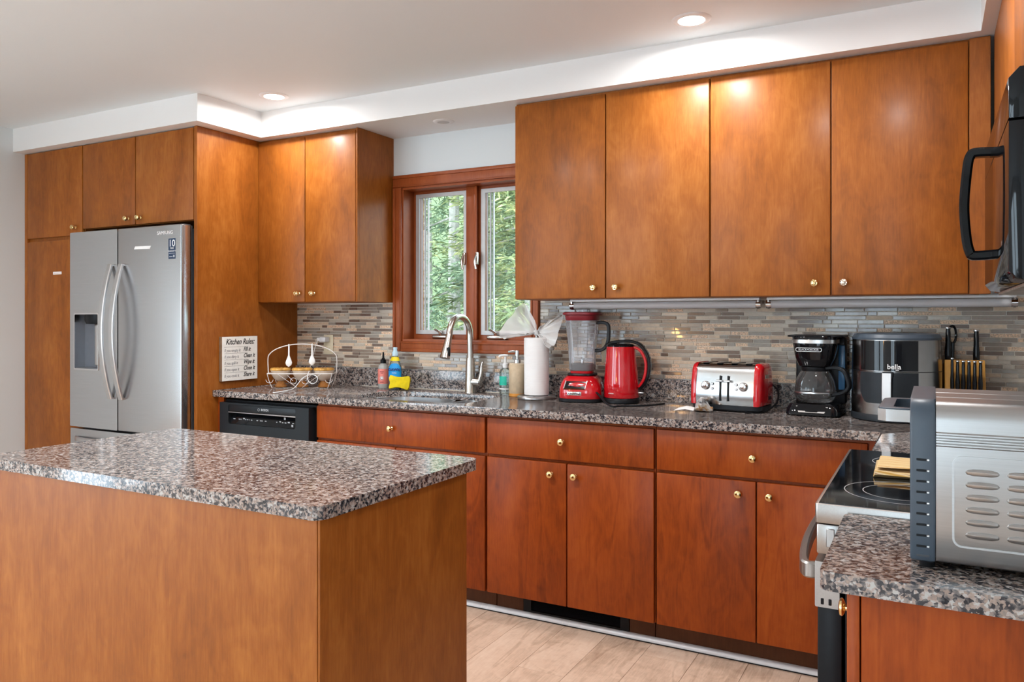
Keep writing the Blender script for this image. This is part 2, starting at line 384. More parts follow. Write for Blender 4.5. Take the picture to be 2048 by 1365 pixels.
PIT = .01745; tiles = []; rt = random.Random(3)
rows = int((T1-T0)/PIT)
GAPT = .0030
for r in range(rows+1):
    z = T0+.0095+r*PIT
    if z+.0075 > T1+.004: break
    spans = [(XP+.001, .194), (1.119, XR-.002)] if z > 1.112 else [(XP+.001, XR-.002)]
    for (sa, sb) in spans:
        x = sa; last = -1
        first = True
        while x < sb-.012:
            li = rt.choices(range(6), (2, 3, 4, 4, 3, 2))[0]
            mi = rt.choices(range(6), (5, 4, 4, 3, 4, 3))[0]
            if mi == last: mi = (mi+rt.randint(1, 5)) % 6
            L_ = TL[li]*(rt.uniform(.4, 1) if first else 1); first = False
            if x+L_ > sb: L_ = sb-x
            if sb-(x+L_) < .014: L_ = sb-x
            tiles.append((x+L_/2, z, L_, mi, li)); x += L_+GAPT; last = mi
def px_size(t):
    d = Vector((t[0]-CAMX, -CAMY)); k = -d.x*sin(YAW)+d.y*cos(YAW); u = 1024+FPX*(d.x*cos(YAW)+d.y*sin(YAW))/k
    return t[2]/k**2 if u < 2080 else 0
# strips behind appliances count less
tiles.sort(key=px_size, reverse=True)
for (x, z, L_, mi, li) in tiles[:300]:
    inst('tile', tile_mesh(mi, li), wall_back, (x, 0, z), rot=(rt.uniform(-.012, .012), 0, rt.uniform(-.006, .006)), scale=(L_/TL[li], 1, 1))
rest = BM(); rme = bpy.data.meshes.new('tile_field')
for (x, z, L_, mi, li) in tiles[300:]:
    n0 = len(rest.faces); th = .0085 if mi in (0, 1, 2, 5) else .0072
    box(rest, x-L_/2, x+L_/2, -th, -.003, z-.00725, z+.00725, .0009, 1); rest.faces.ensure_lookup_table()
    for f in rest.faces[n0:]: f.material_index = mi
bmesh.ops.recalc_face_normals(rest, faces=rest.faces[:]); rest.to_mesh(rme); rest.free()
for m in TM: rme.materials.append(m)
o = bpy.data.objects.new('tile_field', rme); COL.objects.link(o); o.parent = wall_back; o['kind'] = 'stuff'

# ---- window
bm = BM(); plate_with_hole(bm, [(WX0-.004, WZ0-.004), (WX1+.004, WZ0-.004), (WX1+.004, WZ1+.004), (WX0-.004, WZ1+.004)], [(WX0+.012, WZ0+.012), (WX1-.012, WZ0+.012), (WX1-.012, WZ1-.012), (WX0+.012, WZ1-.012)], 'y', -.004, .165)
win = bpy.data.objects.new('window_1', finish(bm, TRIMW, 'window_1', None)); COL.objects.link(win); ORG['window_1'] = (0, 0, 0)
struct(win, 'double casement window with stained wood frame above the sink')
CW = .052
def casing(name, a, b, horiz):
    bm = BM()
    if horiz: x0, x1, z0, z1 = a[0], b[0], a[1], b[1]
    else: x0, x1, z0, z1 = a[0], b[0], a[1], b[1]
    box(bm, x0, x1, -.018, -.0002, z0, z1, .003)
    return bm
for nm, x0, x1, z0, z1 in (('casing', WX0-CW, WX1+.046, WZ1, WZ1+.07), ('casing', WX0-CW, WX0+.004, WZ0-.058, WZ1), ('casing', WX1-.004, WX1+.046, WZ0-.058, WZ1), ('casing', WX0+.004, WX1-.004, WZ0-.058, WZ0)):
    bm = BM(); box(bm, x0, x1, -.018, -.0002, z0, z1, .003)
    if x1-x0 > z1-z0:
        zz = z1-.014 if z0 > 1.5 else z0+.006
        box(bm, x0+.002, x1-.002, -.025, -.017, zz-.006, zz+.012, .004); zi = z0+.006 if z0 > 1.5 else z1-.008
        box(bm, x0+.002, x1-.002, -.0225, -.017, zi-.003, zi+.004, .002)
    else:
        xo = x0+.010 if x0 < .5 else x1-.010; xi = x1-.008 if x0 < .5 else x0+.008
        box(bm, xo-.008, xo+.008, -.025, -.017, z0+.002, z1-.002, .004); box(bm, xi-.003, xi+.004, -.0225, -.017, z0+.002, z1-.002, .002)
    obj(nm, bm, TRIMW, win)
MX0, MX1 = .622, .690
bm = BM(); box(bm, MX0, MX1, .075, .155, WZ0+.012, WZ1-.012, .003); box(bm, MX1-.012, MX1+.006, .066, .078, WZ0+.012, WZ1-.012, .002); obj('mullion', bm, TRIMW, win)
ALU = plain('weathered_aluminium', (.46, .44, .43), .45, .5); BLIND = plain('pale_grey_gasket', (.62, .64, .68), .5)
for s, (a, b) in enumerate(((WX0+.012, MX0), (MX1, WX1-.012))):
    z0, z1 = WZ0+.012, WZ1-.012
    bm = BM(); plate_with_hole(bm, [(a, z0), (b, z0), (b, z1), (a, z1)], [(a+.032, z0+.038), (b-.014, z0+.038), (b-.014, z1-.026), (a+.032, z1-.026)], 'y', .10, .15)
    sash = obj('sash', bm, TRIMW, win, smooth=None)
    gx0, gx1, gz0, gz1 = a+.032, b-.014, z0+.038, z1-.026
    bm = BM(); plate_with_hole(bm, [(gx0-.014, gz0-.010), (gx1+.010, gz0-.010), (gx1+.010, gz1+.010), (gx0-.014, gz1+.010)], [(gx0+.010, gz0+.012), (gx1-.012, gz0+.012), (gx1-.012, gz1-.012), (gx0+.010, gz1-.012)], 'y', .092, .101)
    obj('screen_frame', bm, ALU, sash, smooth=None)
    bm = BM()
    for k in range(3): box(bm, gx0+.012+k*.013, gx0+.020+k*.013, .108+k*.012, .116+k*.012, gz0, gz1)
    obj('weather_strip', bm, BLIND, sash, smooth=None)
    bm = BM(); box(bm, gx0-.002, gx1+.002, .128, .132, gz0-.002, gz1+.002); obj('pane', bm, PANE, sash, smooth=None)
    # crank operator
    cx = (a+b)/2+(.02 if s == 0 else -.06)
    bm = BM(); box(bm, cx-.062, cx+.062, .070, .099, z0+.003, z0+.024, .008, 3); op = obj('crank_operator', bm, NICKEL, win)
    bm = BM(); cyl(bm, (cx-.005, .082, z0+.020), (cx-.008, .075, z0+.038), .010); tube(bm, spline([(cx-.008, .075, z0+.036), (cx-.02, .066, z0+.048), (cx-.034, .058, z0+.056)], 4), .006); obj('crank_handle', bm, NICKEL, op)
    lx = MX0-.004 if s == 0 else MX1+.010
    bm = BM(); box(bm, lx-.008, lx+.008, .055, .072, 1.60, 1.67, .005); tube(bm, spline([(lx, .058, 1.66), (lx-.004, .042, 1.62), (lx+.004, .040, 1.575)], 4), .006); obj('sash_lock', bm, NICKEL, win)

# ------------------------------------------------------------------ cabinets
def knob_mesh(mat, ornate=False):
    b2 = BM(); lathe(b2, [(.0085, 0), (.0085, -.002), (.005, -.005), (.005, -.011), (.011, -.015), (.0145, -.020), (.0135, -.026), (.008, -.0295), (0, -.030)], n=20, axis='y')
    if ornate:
        for k in range(9):
            a = 2*pi*k/9; cyl(b2, (.0125*cos(a), -.018, .0125*sin(a)), (.0095*cos(a), -.029, .0095*sin(a)), .0034, .003, 6)
    return finish(b2, mat, 'knob', 40)
KN = {'plain': knob_mesh(BRASS), 'ornate': knob_mesh(BRASS, True), 'worn': knob_mesh(BRASSG, True)}
DT = .019
def front(parent, name, x0, x1, yf, z0, z1, knob=None, style='plain', mat=WOOD):
    bm = BM(); box(bm, x0+.0025, x1-.0025, yf, yf+DT, z0+.0025, z1-.0025, .003, 2); d = obj(name, bm, mat, parent)
    if knob: inst('knob', KN[style], d, (knob[0], yf, knob[1]))
    return d
def cabinet(name, label, x0, x1, yf, yb, z0, z1, group=None, mat=WOOD, open_top=False, stile=.0):
    t = thing(name, label, 'cabinet', ((x0+x1)/2, (yf+yb)/2, z0), group=group)
    bm = BM()
    if open_top:
        th = .018
        box(bm, x0, x0+th, yf+DT+.001, yb, z0, z1); box(bm, x1-th, x1, yf+DT+.001, yb, z0, z1); box(bm, x0+th, x1-th, yb-.006, yb, z0, z1); box(bm, x0+th, x1-th, yf+DT+.001, yb-.006, z0, z0+th)
        box(bm, x0+th, x1-th, yf+DT+.001, yf+DT+.02, z1-.06, z1); box(bm, x0+th, x1-th, yf+DT+.001, yf+DT+.02, z1-.2, z1-.15); box(bm, (x0+x1)/2-.02, (x0+x1)/2+.02, yf+DT+.001, yf+DT+.02, z0+th, z1-.2)
    else: box(bm, x0, x1, yf+DT+.001, yb, z0, z1, .001, 1)
    obj('body', bm, mat, t, smooth=None); return t

YU, ZU = -.3248, 1.397
c = cabinet('wall_cabinet', 'small two-door cherry wall cabinet between the fridge panel and the window', XP+.001, .187, YU, -.0005, ZU, SOF-.001)
front(c, 'door', XP+.002, -.180, YU, ZU, SOF-.012, (-.223, 1.446), 'ornate'); front(c, 'door', -.180, .179, YU, ZU, SOF-.012, (-.113, 1.446), 'ornate')
bm = BM(); box(bm, .179, .188, YU+.002, YU+DT, ZU, SOF-.003, .001, 1); obj('edge_strip', bm, WOOD, c)
c = cabinet('wall_cabinet', 'two-door cherry wall cabinet between the window and the blender and kettle corner', 1.139, 2.067, YU, -.010, ZU, SOF-.001)
front(c, 'door', 1.139, 1.600, YU, ZU, SOF-.010, (1.548, 1.447), 'ornate'); front(c, 'door', 1.600, 2.067, YU, ZU, SOF-.010, (1.653, 1.447), 'ornate')
c = cabinet('wall_cabinet', 'two-door cherry wall cabinet above the coffee maker and air fryer', 2.069, 3.045, YU, -.010, ZU, SOF-.001)
front(c, 'door', 2.069, 2.541, YU, ZU, SOF-.010, (2.482, 1.447), 'ornate'); front(c, 'door', 2.541, 3.0085, YU, ZU, SOF-.010, (2.589, 1.447), 'worn')
bm = BM(); box(bm, 3.0095, 3.0765, YU+.001, YU+DT, ZU, SOF-.004, .0015, 1); obj('filler_strip', bm, WOOD, c)
# right run upper (faces -x)
def frontx(parent, name, xf, y0, y1, z0, z1, knob=None, style='plain', mat=WOOD):
    bm = BM(); box(bm, xf, xf+DT, y0+.0025, y1-.0025, z0+.0025, z1-.0025, .003, 2); d = obj(name, bm, mat, parent)
    if knob: inst('knob', KN[style], d, (xf, knob[0], knob[1]), rot=(0, 0, -pi/2))
    return d
XU = 3.086
c = thing('wall_cabinet', 'cherry corner wall cabinet on the microwave wall', 'cabinet', (3.24, -.73, ZU))
bm = BM(); box(bm, XU+DT+.001, XR-.001, -1.119, -.008-.32, ZU, SOF-.001); obj('body', bm, WOOD, c, smooth=None); frontx(c, 'door', XU, -1.119, -.34, ZU, SOF-.004)
c = thing('wall_cabinet', 'short cherry cabinet above the microwave', 'cabinet', (3.24, -1.5, 1.79))
bm = BM(); box(bm, XU+DT+.001, XR-.001, -1.887, -1.121, 1.785, SOF-.001); obj('body', bm, WOOD, c, smooth=None)
frontx(c, 'door', XU, -1.335, -1.122, 1.785, SOF-.004); frontx(c, 'door', XU, -1.887, -1.335, 1.785, SOF-.004)

# tall fridge surround
YP = -.7506
c = cabinet('pantry_cabinet', 'tall cherry pantry cabinet between the grey wall and the fridge', XL+.001, -1.512, YP, -.001, 0.0, SOF-.001)
bm = BM(); box(bm, XL+.001, -2.064, YP+.002, YP+DT, 0, SOF-.003, .001, 1); obj('stile', bm, WOOD, c)
front(c, 'door', -2.062, -1.512, YP, 1.797, SOF-.004, (-1.575, 1.845), 'ornate')
pd = front(c, 'door', -2.062, -1.512, YP, .10, 1.780)
bm = BM(); box(bm, -1.795, -1.712, YP-.0008, YP-.0002, 1.572, 1.588); lb = obj('sticker', bm, WHITE, pd, smooth=None); lb['label'] = 'small white label strip'
bm = BM()
for k in range(9): box(bm, -1.785+k*.0075, -1.7815+k*.0075, YP-.001, YP-.0007, 1.577, 1.582)
obj('sticker_print', bm, plain('orange_print', (.55, .22, .12), .6), pd, smooth=None)
c = cabinet('bridge_cabinet', 'two-door cherry cabinet above the fridge', -1.510, -.564, YP, -.001, 1.83, SOF-.001)
front(c, 'door', -1.510, -1.036, YP, 1.83, SOF-.004, (-1.095, 1.868), 'ornate'); front(c, 'door', -1.036, -.564, YP, 1.83, SOF-.004, (-.992, 1.868), 'ornate')
bm = BM(); box(bm, -.5625, XP, YP+.001, -.001, 0, SOF-.001, .0015, 1)
tag(obj('fridge_panel', bm, WOOD, loc=(-.55, -.38, 0)), 'tall golden cherry end panel beside the fridge', 'panel')

# base run
YB = -.615; BZ0, BZ1 = .095, .883
c = cabinet('base_cabinet', 'cherry sink base cabinet with a wide false drawer front beside the dishwasher', .162, 1.148, YB, -.001, BZ0, BZ1, mat=WOODB, open_top=True)
front(c, 'drawer', .166, 1.146, YB, .708, .872, (.633, .787), mat=WOODB); front(c, 'door', .166, .655, YB, BZ0, .700, (.60, .650), mat=WOODB); front(c, 'door', .655, 1.146, YB, BZ0, .700, (.71, .650), mat=WOODB)
c = cabinet('base_cabinet', 'cherry base cabinet with one drawer and two doors in front of the blender', 1.150, 1.921, YB, -.001, BZ0, BZ1, mat=WOODB)
front(c, 'drawer', 1.153, 1.920, YB, .708, .872, (1.521, .790), mat=WOODB); front(c, 'door', 1.153, 1.540, YB, BZ0, .700, (1.470, .650), mat=WOODB); front(c, 'door', 1.540, 1.920, YB, BZ0, .700, (1.579, .650), mat=WOODB)
c = cabinet('base_cabinet', 'cherry base cabinet with one drawer and two doors next to the range', 1.923, 2.735, YB, -.001, BZ0, BZ1, mat=WOODB)
front(c, 'drawer', 1.927, 2.694, YB, .708, .872, (2.303, .787), mat=WOODB); front(c, 'door', 1.927, 2.313, YB, BZ0, .700, (2.250, .650), mat=WOODB); front(c, 'door', 2.313, 2.694, YB, BZ0, .700, (2.363, .650), mat=WOODB)
bm = BM(); box(bm, 2.697, 2.768, YB+.004, YB+DT, BZ0, BZ1-.003, .001, 1); obj('filler_strip', bm, WOODB, c)
# toe kick boards + vent + white strip
YK = -.553
bm = BM(); box(bm, -.495, 2.77, YK+.012, YK+.02, 0.0, .094)
tk = struct(obj('trim_2', bm, KICK, smooth=None), 'brown toe-kick boards below the base cabinets')
for a, b in ((.16, 1.170), (1.172, 1.306), (1.796, 1.905), (1.907, 2.77)):
    bm = BM(); box(bm, a, b-.0015, YK, YK+.011, .001, .094, .001, 1); obj('board', bm, KICK, tk)
v = thing('floor_vent', 'black slatted heating vent in the toe kick', 'vent', (1.55, YK, .018))
bm = BM(); plate_with_hole(bm, [(1.308, .022), (1.794, .022), (1.794, .0935), (1.308, .0935)], [(1.345, .030), (1.757, .030), (1.757, .086), (1.345, .086)], 'y', YK-.006, YK+.011); obj('frame', bm, BLACK, v, smooth=None)
for k in range(6):
    bm = BM(); z = .0345+k*.0093; prism(bm, [(YK-.003, z), (YK-.002, z+.001), (YK+.009, z+.007), (YK+.008, z+.008)], 'x', 1.345, 1.757); obj('slat', bm, BLACK, v, smooth=None)
WS = plain('white_vinyl', (.72, .73, .75), .3)
bm = BM(); prism(bm, [(YK-.0075, .001), (YK-.0005, .001), (YK-.0005, .0205), (YK-.006, .021), (YK-.018, .014), (YK-.022, .006), (YK-.022, .001)], 'x', .16, 2.665)
bb = struct(obj('baseboard_back', bm, WS), 'white vinyl strip along the toe kick')
bm = BM(); box(bm, .16, 2.665, YK-.0255, YK-.0225, .0005, .004); obj('gasket', bm, BLACK, bb, smooth=None)
for x in (1.10, 1.13, 1.50, 1.53):
    bm = BM(); prism(bm, [(YK-.0078, .0015), (YK-.0005, .021), (YK-.006, .0217), (YK-.0185, .0146), (YK-.0226, .006), (YK-.0226, .0015)], 'x', x, x+.004); obj('joint_clip', bm, WHITE, bb, smooth=None)

# ------------------------------------------------------------------ worktops
ZC, CT, YC, XRC = .914, .030, -.648, 2.7355
hole = []
hx0, hx1, hy0, hy1 = .285, .985, -.545, -.135
for (cx, cy, a0, r) in ((hx1-.07, hy1-.07, 0, .07), (hx0+.16, hy1-.16, 90, .16), (hx0+.16, hy0+.16, 180, .16), (hx1-.07, hy0+.07, 270, .07)):
    for i in range(9):
        a = radians(a0+90*i/8); hole.append((cx+r*cos(a), cy+r*sin(a)))
def bev_edges(bm, off=.005):
    es = [e for e in bm.edges if len(e.link_faces) == 2 and e.calc_face_angle(0) > 1.0 and abs(e.verts[0].co.z-e.verts[1].co.z) < 1e-4]
    bmesh.ops.bevel(bm, geom=es, offset=off, segments=3, profile=.5, affect='EDGES')
RI = .012
outer = [(XP+.0005, -.0005), (XP+.0005, YC), (XRC-RI, YC)]
outer += [(XRC-RI+RI*sin(a), YC-RI+RI*cos(a)) for a in (radians(22), radians(45), radians(68))]
outer += [(XRC, YC-RI), (XRC, -1.124), (XR-.0005, -1.124), (XR-.0005, -.0005)]
bm = BM(); plate_with_hole(bm, outer, hole, 'z', ZC-CT, ZC); bmesh.ops.remove_doubles(bm, verts=bm.verts[:], dist=1e-6); bev_edges(bm, .004)
wt = tag(obj('worktop', bm, GRAN, smooth=30), 'speckled brown granite worktop with the sink, along the window wall', 'worktop')
bm = BM(); box(bm, XP+.0005, XR-.001, -.021, -.0095, ZC+.0002, 1.021, .0015, 1); obj('splash_strip', bm, GRAN, wt)
bm = BM(); box(bm, -.02, .18, -.0235, -.021, ZC+.0002, ZC+.005, .001, 1); box(bm, .30, .70, -.0235, -.021, ZC+.0002, ZC+.005, .001, 1); box(bm, .80, 1.02, -.0235, -.021, ZC+.0002, ZC+.005, .001, 1); obj('caulk_bead', bm, CAULK, wt)
# near right worktop + cabinet
YN = -2.3085
bm = BM(); prism(bm, rr(XRC, XR-.001, YN, -1.8945, .018), 'z', ZC-CT, ZC); bev_edges(bm, .005)
tag(obj('worktop', bm, GRAN, smooth=30, loc=(3.0, -2.1, ZC-CT)), 'short speckled granite worktop under the toaster oven', 'worktop')
c = thing('base_cabinet', 'narrow cherry base cabinet under the toaster oven', 'cabinet', (3.07, -2.09, 0))
bm = BM(); box(bm, 2.794, XR-.001, -2.281, -1.896, 0, BZ1, .001, 1); obj('body', bm, WOODB, c, smooth=None)
bm = BM(); box(bm, 2.7735, 2.792, -2.283, -1.900, .10, BZ1-.004, .002); d = obj('door', bm, WOODB, c); inst('knob', KN['plain'], d, (2.7735, -2.235, .838), rot=(0, 0, -pi/2), scale=(1, .55, 1))
# corner base cabinet hidden behind range
c = thing('base_cabinet', 'cherry corner base cabinet behind the range', 'cabinet', (3.07, -.88, 0))
bm = BM(); box(bm, 2.772, XR-.001, -1.124, -.60, 0, BZ1); obj('body', bm, WOODB, c, smooth=None)

# ------------------------------------------------------------------ sink and faucet
s = thing('sink', 'double-bowl stainless undermount sink', 'sink', (.63, -.34, .70))
def bowl(x0, x1, y0, y1, r, depth, name):
    bm = BM(); rings = []
    for t_, ins in ((0, -.012), (0, 0), (.25, .003), (.8, .010), (.95, .025), (1, .06)):
        z = ZC-CT-.001-depth*t_
        rings.append([(u, v_, z) for u, v_ in rr(x0+ins, x1-ins, y0+ins, y1-ins, max(.01, r-ins*.3), 8)])
    loft(bm, rings, False, True); cx, cy = (x0+x1)/2, (y0+y1)/2
    o = obj(name, bm, STEEL, s); o.data.materials[0] = STEEL
    bm = BM(); lathe(bm, [(.042, 0), (.042, .003), (.03, .0035), (.012, .002)], (cx, cy+.04, ZC-CT-.001-depth+.0005), 24); obj('drain', bm, CHROME, o)
bowl(hx0-.004, .735, hy0-.004, hy1+.004, .15, .19, 'bowl'); bowl(.765, hx1+.004, hy0+.01, hy1+.004, .06, .17, 'bowl')

f = thing('faucet', 'brushed nickel gooseneck pull-down faucet behind the sink', 'faucet', (.742, -.075, ZC))
fx, fy = .742, -.075
bm = BM(); lathe(bm, [(.031, 0), (.031, .004), (.029, .008), (.0275, .07), (.026, .13), (.0225, .185)], (fx, fy, ZC+.0003), 28); obj('body', bm, NICKEL, f)
bm = BM(); pts = [(fx, fy, ZC+.183), (fx, fy, ZC+.24), (fx, fy-.003, ZC+.29)]
R_, cyy, czz = .098, fy-.101, ZC+.306
for i in range(0, 13):
    a = radians(180-180*i/12*.98+0); pts.append((fx-.004*i/12, cyy-R_*cos(a), czz+R_*sin(a)))
pts = [Vector(p) for p in pts]
tube(bm, pts, [.0172]*3+[.0165-.0005*i/12 for i in range(13)], 16); obj('neck', bm, NICKEL, f)
e = pts[-1]; dirn = Vector((-.004, -.10, -.30)).normalized(); e2 = e+dirn*.035; e3 = e+dirn*.125
bm = BM(); cyl(bm, e, e2, .0165, .018, 20); cyl(bm, e2, e3, .0185, .0265, 20); sh = obj('spray_head', bm, NICKEL, f)
bm = BM(); box(bm, fx+.008, fx+.022, e2.y-.034, e2.y-.018, e2.z-.075, e2.z-.03, .004); obj('spray_button', bm, BLACK, sh)
bm = BM(); cyl(bm, (fx+.012, fy, ZC+.058), (fx+.062, fy-.004, ZC+.058), .023, .020, 20); hd = obj('valve_hub', bm, NICKEL, f)
bm = BM(); lp = spline([(fx+.058, fy-.004, ZC+.060), (fx+.070, fy-.006, ZC+.10), (fx+.074, fy-.008, ZC+.14), (fx+.082, fy-.010, ZC+.168)], 5)
tube(bm, lp, [.016-.010*i/(len(lp)-1) for i in range(len(lp))], 10); obj('lever', bm, NICKEL, hd)

# ------------------------------------------------------------------ dishwasher
d = thing('dishwasher', 'black built-in dishwasher beside the tall panel', 'dishwasher', (-.17, -.34, 0))
bm = BM(); box(bm, -.492, .156, -.60, -.05, .01, .868); obj('body', bm, BLACK, d, smooth=None)
dx0, dx1, yd = -.484, .146, -.648
bm = BM(); plate_with_hole(bm, [(dx0, .10), (dx1, .10), (dx1, .858), (dx0, .858)], rr(-.418, .058, .747, .850, .012, 4), 'y', yd, -.603); dr = obj('door', bm, DWB, d, smooth=None)
bm = BM(); box(bm, -.418, .058, yd+.002, yd+.02, .812, .850, .004); obj('pocket_lip', bm, DWB, dr)
bm = BM(); box(bm, -.418, .058, yd-.002, yd+.006, .806, .812, .0015, 1); obj('chrome_strip', bm, STEELX, dr)
bm = BM(); prism(bm, [(yd+.005, .748), (yd+.034, .80), (yd+.038, .80), (yd+.038, .748)], 'x', -.416, .056); cp = obj('control_panel', bm, BLACKG, dr, smooth=None)
bm = BM(); box(bm, -.418, .058, -.606, -.604, .747, .85); obj('pocket_back', bm, BLACK, dr, smooth=None)
ICO = plain('light_grey_print', (.40, .42, .45), .5)
bm = BM(); rg = random.Random(5)
for x, w_, dz in [(-.40, .016, 0), (-.36, .012, 0), (-.345, .006, 0), (-.33, .014, .004), (-.312, .006, 0), (-.30, .01, 0), (-.285, .006, 0), (-.27, .01, 0), (-.23, .012, 0), (-.205, .02, 0), (-.17, .012, 0), (-.09, .008, 0), (-.07, .012, .003), (-.05, .010, 0), (-.032, .012, 0), (-.012, .014, .003), (.02, .012, 0), (.022, .012, -.014), (-.045, .012, .016)]:
    z = .772+dz; y = yd+.005+(z-.748)*.029/.052-.0012
    box(bm, x, x+w_, y-.0003, y+.0003, z-.002-abs(dz)*.5, z+.002+abs(dz)*.5)
obj('control_icons', bm, ICO, cp, smooth=None)['kind'] = 'stuff'
text('lettering', 'BOSCH', .016, ICO, dr, (-.155, yd+.0014, .831), (1, 0, 0), (0, 0, 1), bold=.0004)
bm = BM(); lathe(bm, [(.0055, -.0006), (.0055, .0), (.0075, .0), (.0075, -.0006)], (-.198, yd+.0014, .831), 16, axis='y', cap0=False, cap1=False); obj('logo_ring', bm, ICO, dr)
bm = BM(); box(bm, XP+.0005, -.494, YB+.004, YB+DT, 0.0, BZ1, .001, 1); st = tag(obj('filler_strip', bm, WOODB, loc=(-.516, -.6, 0)), 'narrow cherry filler strip between the tall panel and the dishwasher', 'filler')

# ------------------------------------------------------------------ fridge
r = thing('refrigerator', 'stainless double-door refrigerator with a water dispenser and bowed handles', 'refrigerator', (-1.045, -.43, 0))
bm = BM(); box(bm, -1.506, -.576, -.742, -.03, .02, 1.785, .004); obj('body', bm, DKGREY, r)
bm = BM(); box(bm, -1.50, -.58, -.80, -.745, .01, .06, .004); obj('kick_grille', bm, DKGREY, r)
YFR = -.820
bm = BM(); plate_with_hole(bm, rr(-1.520, -1.0945, .684, 1.803, .006, 3), rr(-1.476, -1.262, 1.018, 1.332, .006, 3), 'y', YFR, -.755); ld = obj('door', bm, FRIDGE, r, smooth=30)
bm = BM(); prism(bm, rr(-1.0895, -.572, .684, 1.803, .006, 3), 'y', YFR, -.755, .005); rd = obj('door', bm, FRIDGE, r)
bm = BM(); box(bm, -1.520, -.572, YFR, -.755, .075, .674, .006); fd = obj('freezer_drawer', bm, FRIDGE, r)
bm = BM(); sweep_rect(bm, spline([(-1.45, YFR-.008, .62), (-1.35, YFR-.04, .62), (-1.05, YFR-.05, .62), (-.75, YFR-.04, .62), (-.65, YFR-.008, .62)], 6), (0, 0, 1), .026, .016); obj('handle', bm, STEEL, fd)
bm = BM(); box(bm, -.574, -.5725, -.8195, -.75, .69, 1.80); box(bm, -1.08, -.58, -.80, -.757, 1.803, 1.807)
obj('door_cap', bm, DKGREY, rd, smooth=None)
# dispenser
DGR = plain('dispenser_grey', (.20, .215, .25), .3, .6)
bm = BM(); box(bm, -1.476, -1.262, -.759, -.756, 1.018, 1.332); box(bm, -1.476, -1.262, -.815, -.757, 1.018, 1.024)
dsp = obj('dispenser_recess', bm, DGR, ld, smooth=None)
bm = BM(); lathe(bm, [(.075, 1.331), (.075, 1.30), (.062, 1.275), (.0, 1.274)], (-1.36, -.775, 0), 24, sy=.55); obj('dispenser_spout', bm, BLACK, dsp)
bm = BM(); box(bm, -1.35, -1.315, -.785, -.760, 1.035, 1.275, .006); obj('dispenser_paddle', bm, STEEL, dsp)
bm = BM(); plate_with_hole(bm, rr(-1.482, -1.256, 1.012, 1.338, .008, 3), rr(-1.474, -1.264, 1.020, 1.330, .006, 3), 'y', YFR-.0025, YFR+.002); obj('dispenser_bezel', bm, CHROME, dsp)
for x, pr in ((-1.140, ld), (-1.048, rd)):
    bm = BM(); pts = [(x, YFR-.010-.058*sin(pi*k/16)**.9, .862+.742*k/16) for k in range(17)]; pts = [(x, YFR+.001, pts[0][2]+.004)]+pts+[(x, YFR+.001, pts[-1][2]-.004)]
    sweep_rect(bm, pts, (1, 0, 0), .034, .017); obj('handle', bm, STEEL, pr)
SAMT = plain('pale_print', (.82, .82, .84), .4); NAVY = plain('navy_sticker', (.012, .035, .085), .35)
text('lettering', 'SAMSUNG', .026, SAMT, rd, (-.700, YFR-.0004, 1.762), (1, 0, 0), (0, 0, 1), sx=1.05)
bm = BM(); box(bm, -.672, -.618, YFR-.0008, YFR-.0001, 1.622, 1.730); sk = obj('sticker', bm, NAVY, rd, smooth=None); sk['label'] = 'navy blue sticker with a white number 10'
text('lettering', '10', .052, WHITE, sk, (-.645, YFR-.0010, 1.703), (1, 0, 0), (0, 0, 1)); text('lettering', 'YEAR', .012, WHITE, sk, (-.645, YFR-.0010, 1.678), (1, 0, 0), (0, 0, 1)); text('lettering', 'WARRANTY', .0105, WHITE, sk, (-.645, YFR-.0010, 1.663), (1, 0, 0), (0, 0, 1))
bm = BM(); box(bm, -.668, -.622, YFR-.0011, YFR-.0007, 1.650, 1.652); box(bm, -.666, -.640, YFR-.0011, YFR-.0007, 1.632, 1.636); box(bm, -.636, -.624, YFR-.0011, YFR-.0007, 1.630, 1.642); obj('sticker_print', bm, ICO, sk, smooth=None)
bm = BM(); prism(bm, [(-.952, 1.684), (-.822, 1.682), (-.812, 1.698), (-.942, 1.700)], 'y', YFR-.0008, YFR-.0001); ws = obj('sticker', bm, WHITE, rd, smooth=None); ws['label'] = 'blank white tape strip'

# ------------------------------------------------------------------ island
isl = thing('kitchen_island', 'cherry kitchen island with a thick speckled granite top', 'island', (1.125, -2.035, 0), rotz=-.0055)
ix0, ix1, iy0, iy1 = .486, 1.7636, -2.3641, -1.7057
bm = BM(); prism(bm, rr(ix0, ix1, iy0, iy1, .030, 6), 'z', ZC-CT, ZC); bev_edges(bm, .005); obj('top', bm, GRAN, isl, smooth=30)
bx0, bx1, by0, by1 = ix0+.02, 1.747, -2.350, -1.757
bm = BM(); box(bm, bx0, bx1-.001, by0+.019, by1, 0, ZC-CT-.0005); obj('body', bm, WOOD, isl, smooth=None)
bm = BM(); box(bm, bx0, bx1-.0005, by0, by0+.018, .0, ZC-CT-.0005, .001, 1); obj('back_panel', bm, WOOD, isl)
bm = BM(); box(bm, bx1-.0005, bx1+.006, by0+.002, by0+.030, 0, ZC-CT-.0005, .001, 1); obj('corner_stile', bm, WOOD, isl)
bm = BM(); box(bm, bx1-.0005, bx1+.004, by0+.0305, by1, 0, ZC-CT-.0005, .001, 1); obj('end_panel', bm, WOOD, isl)

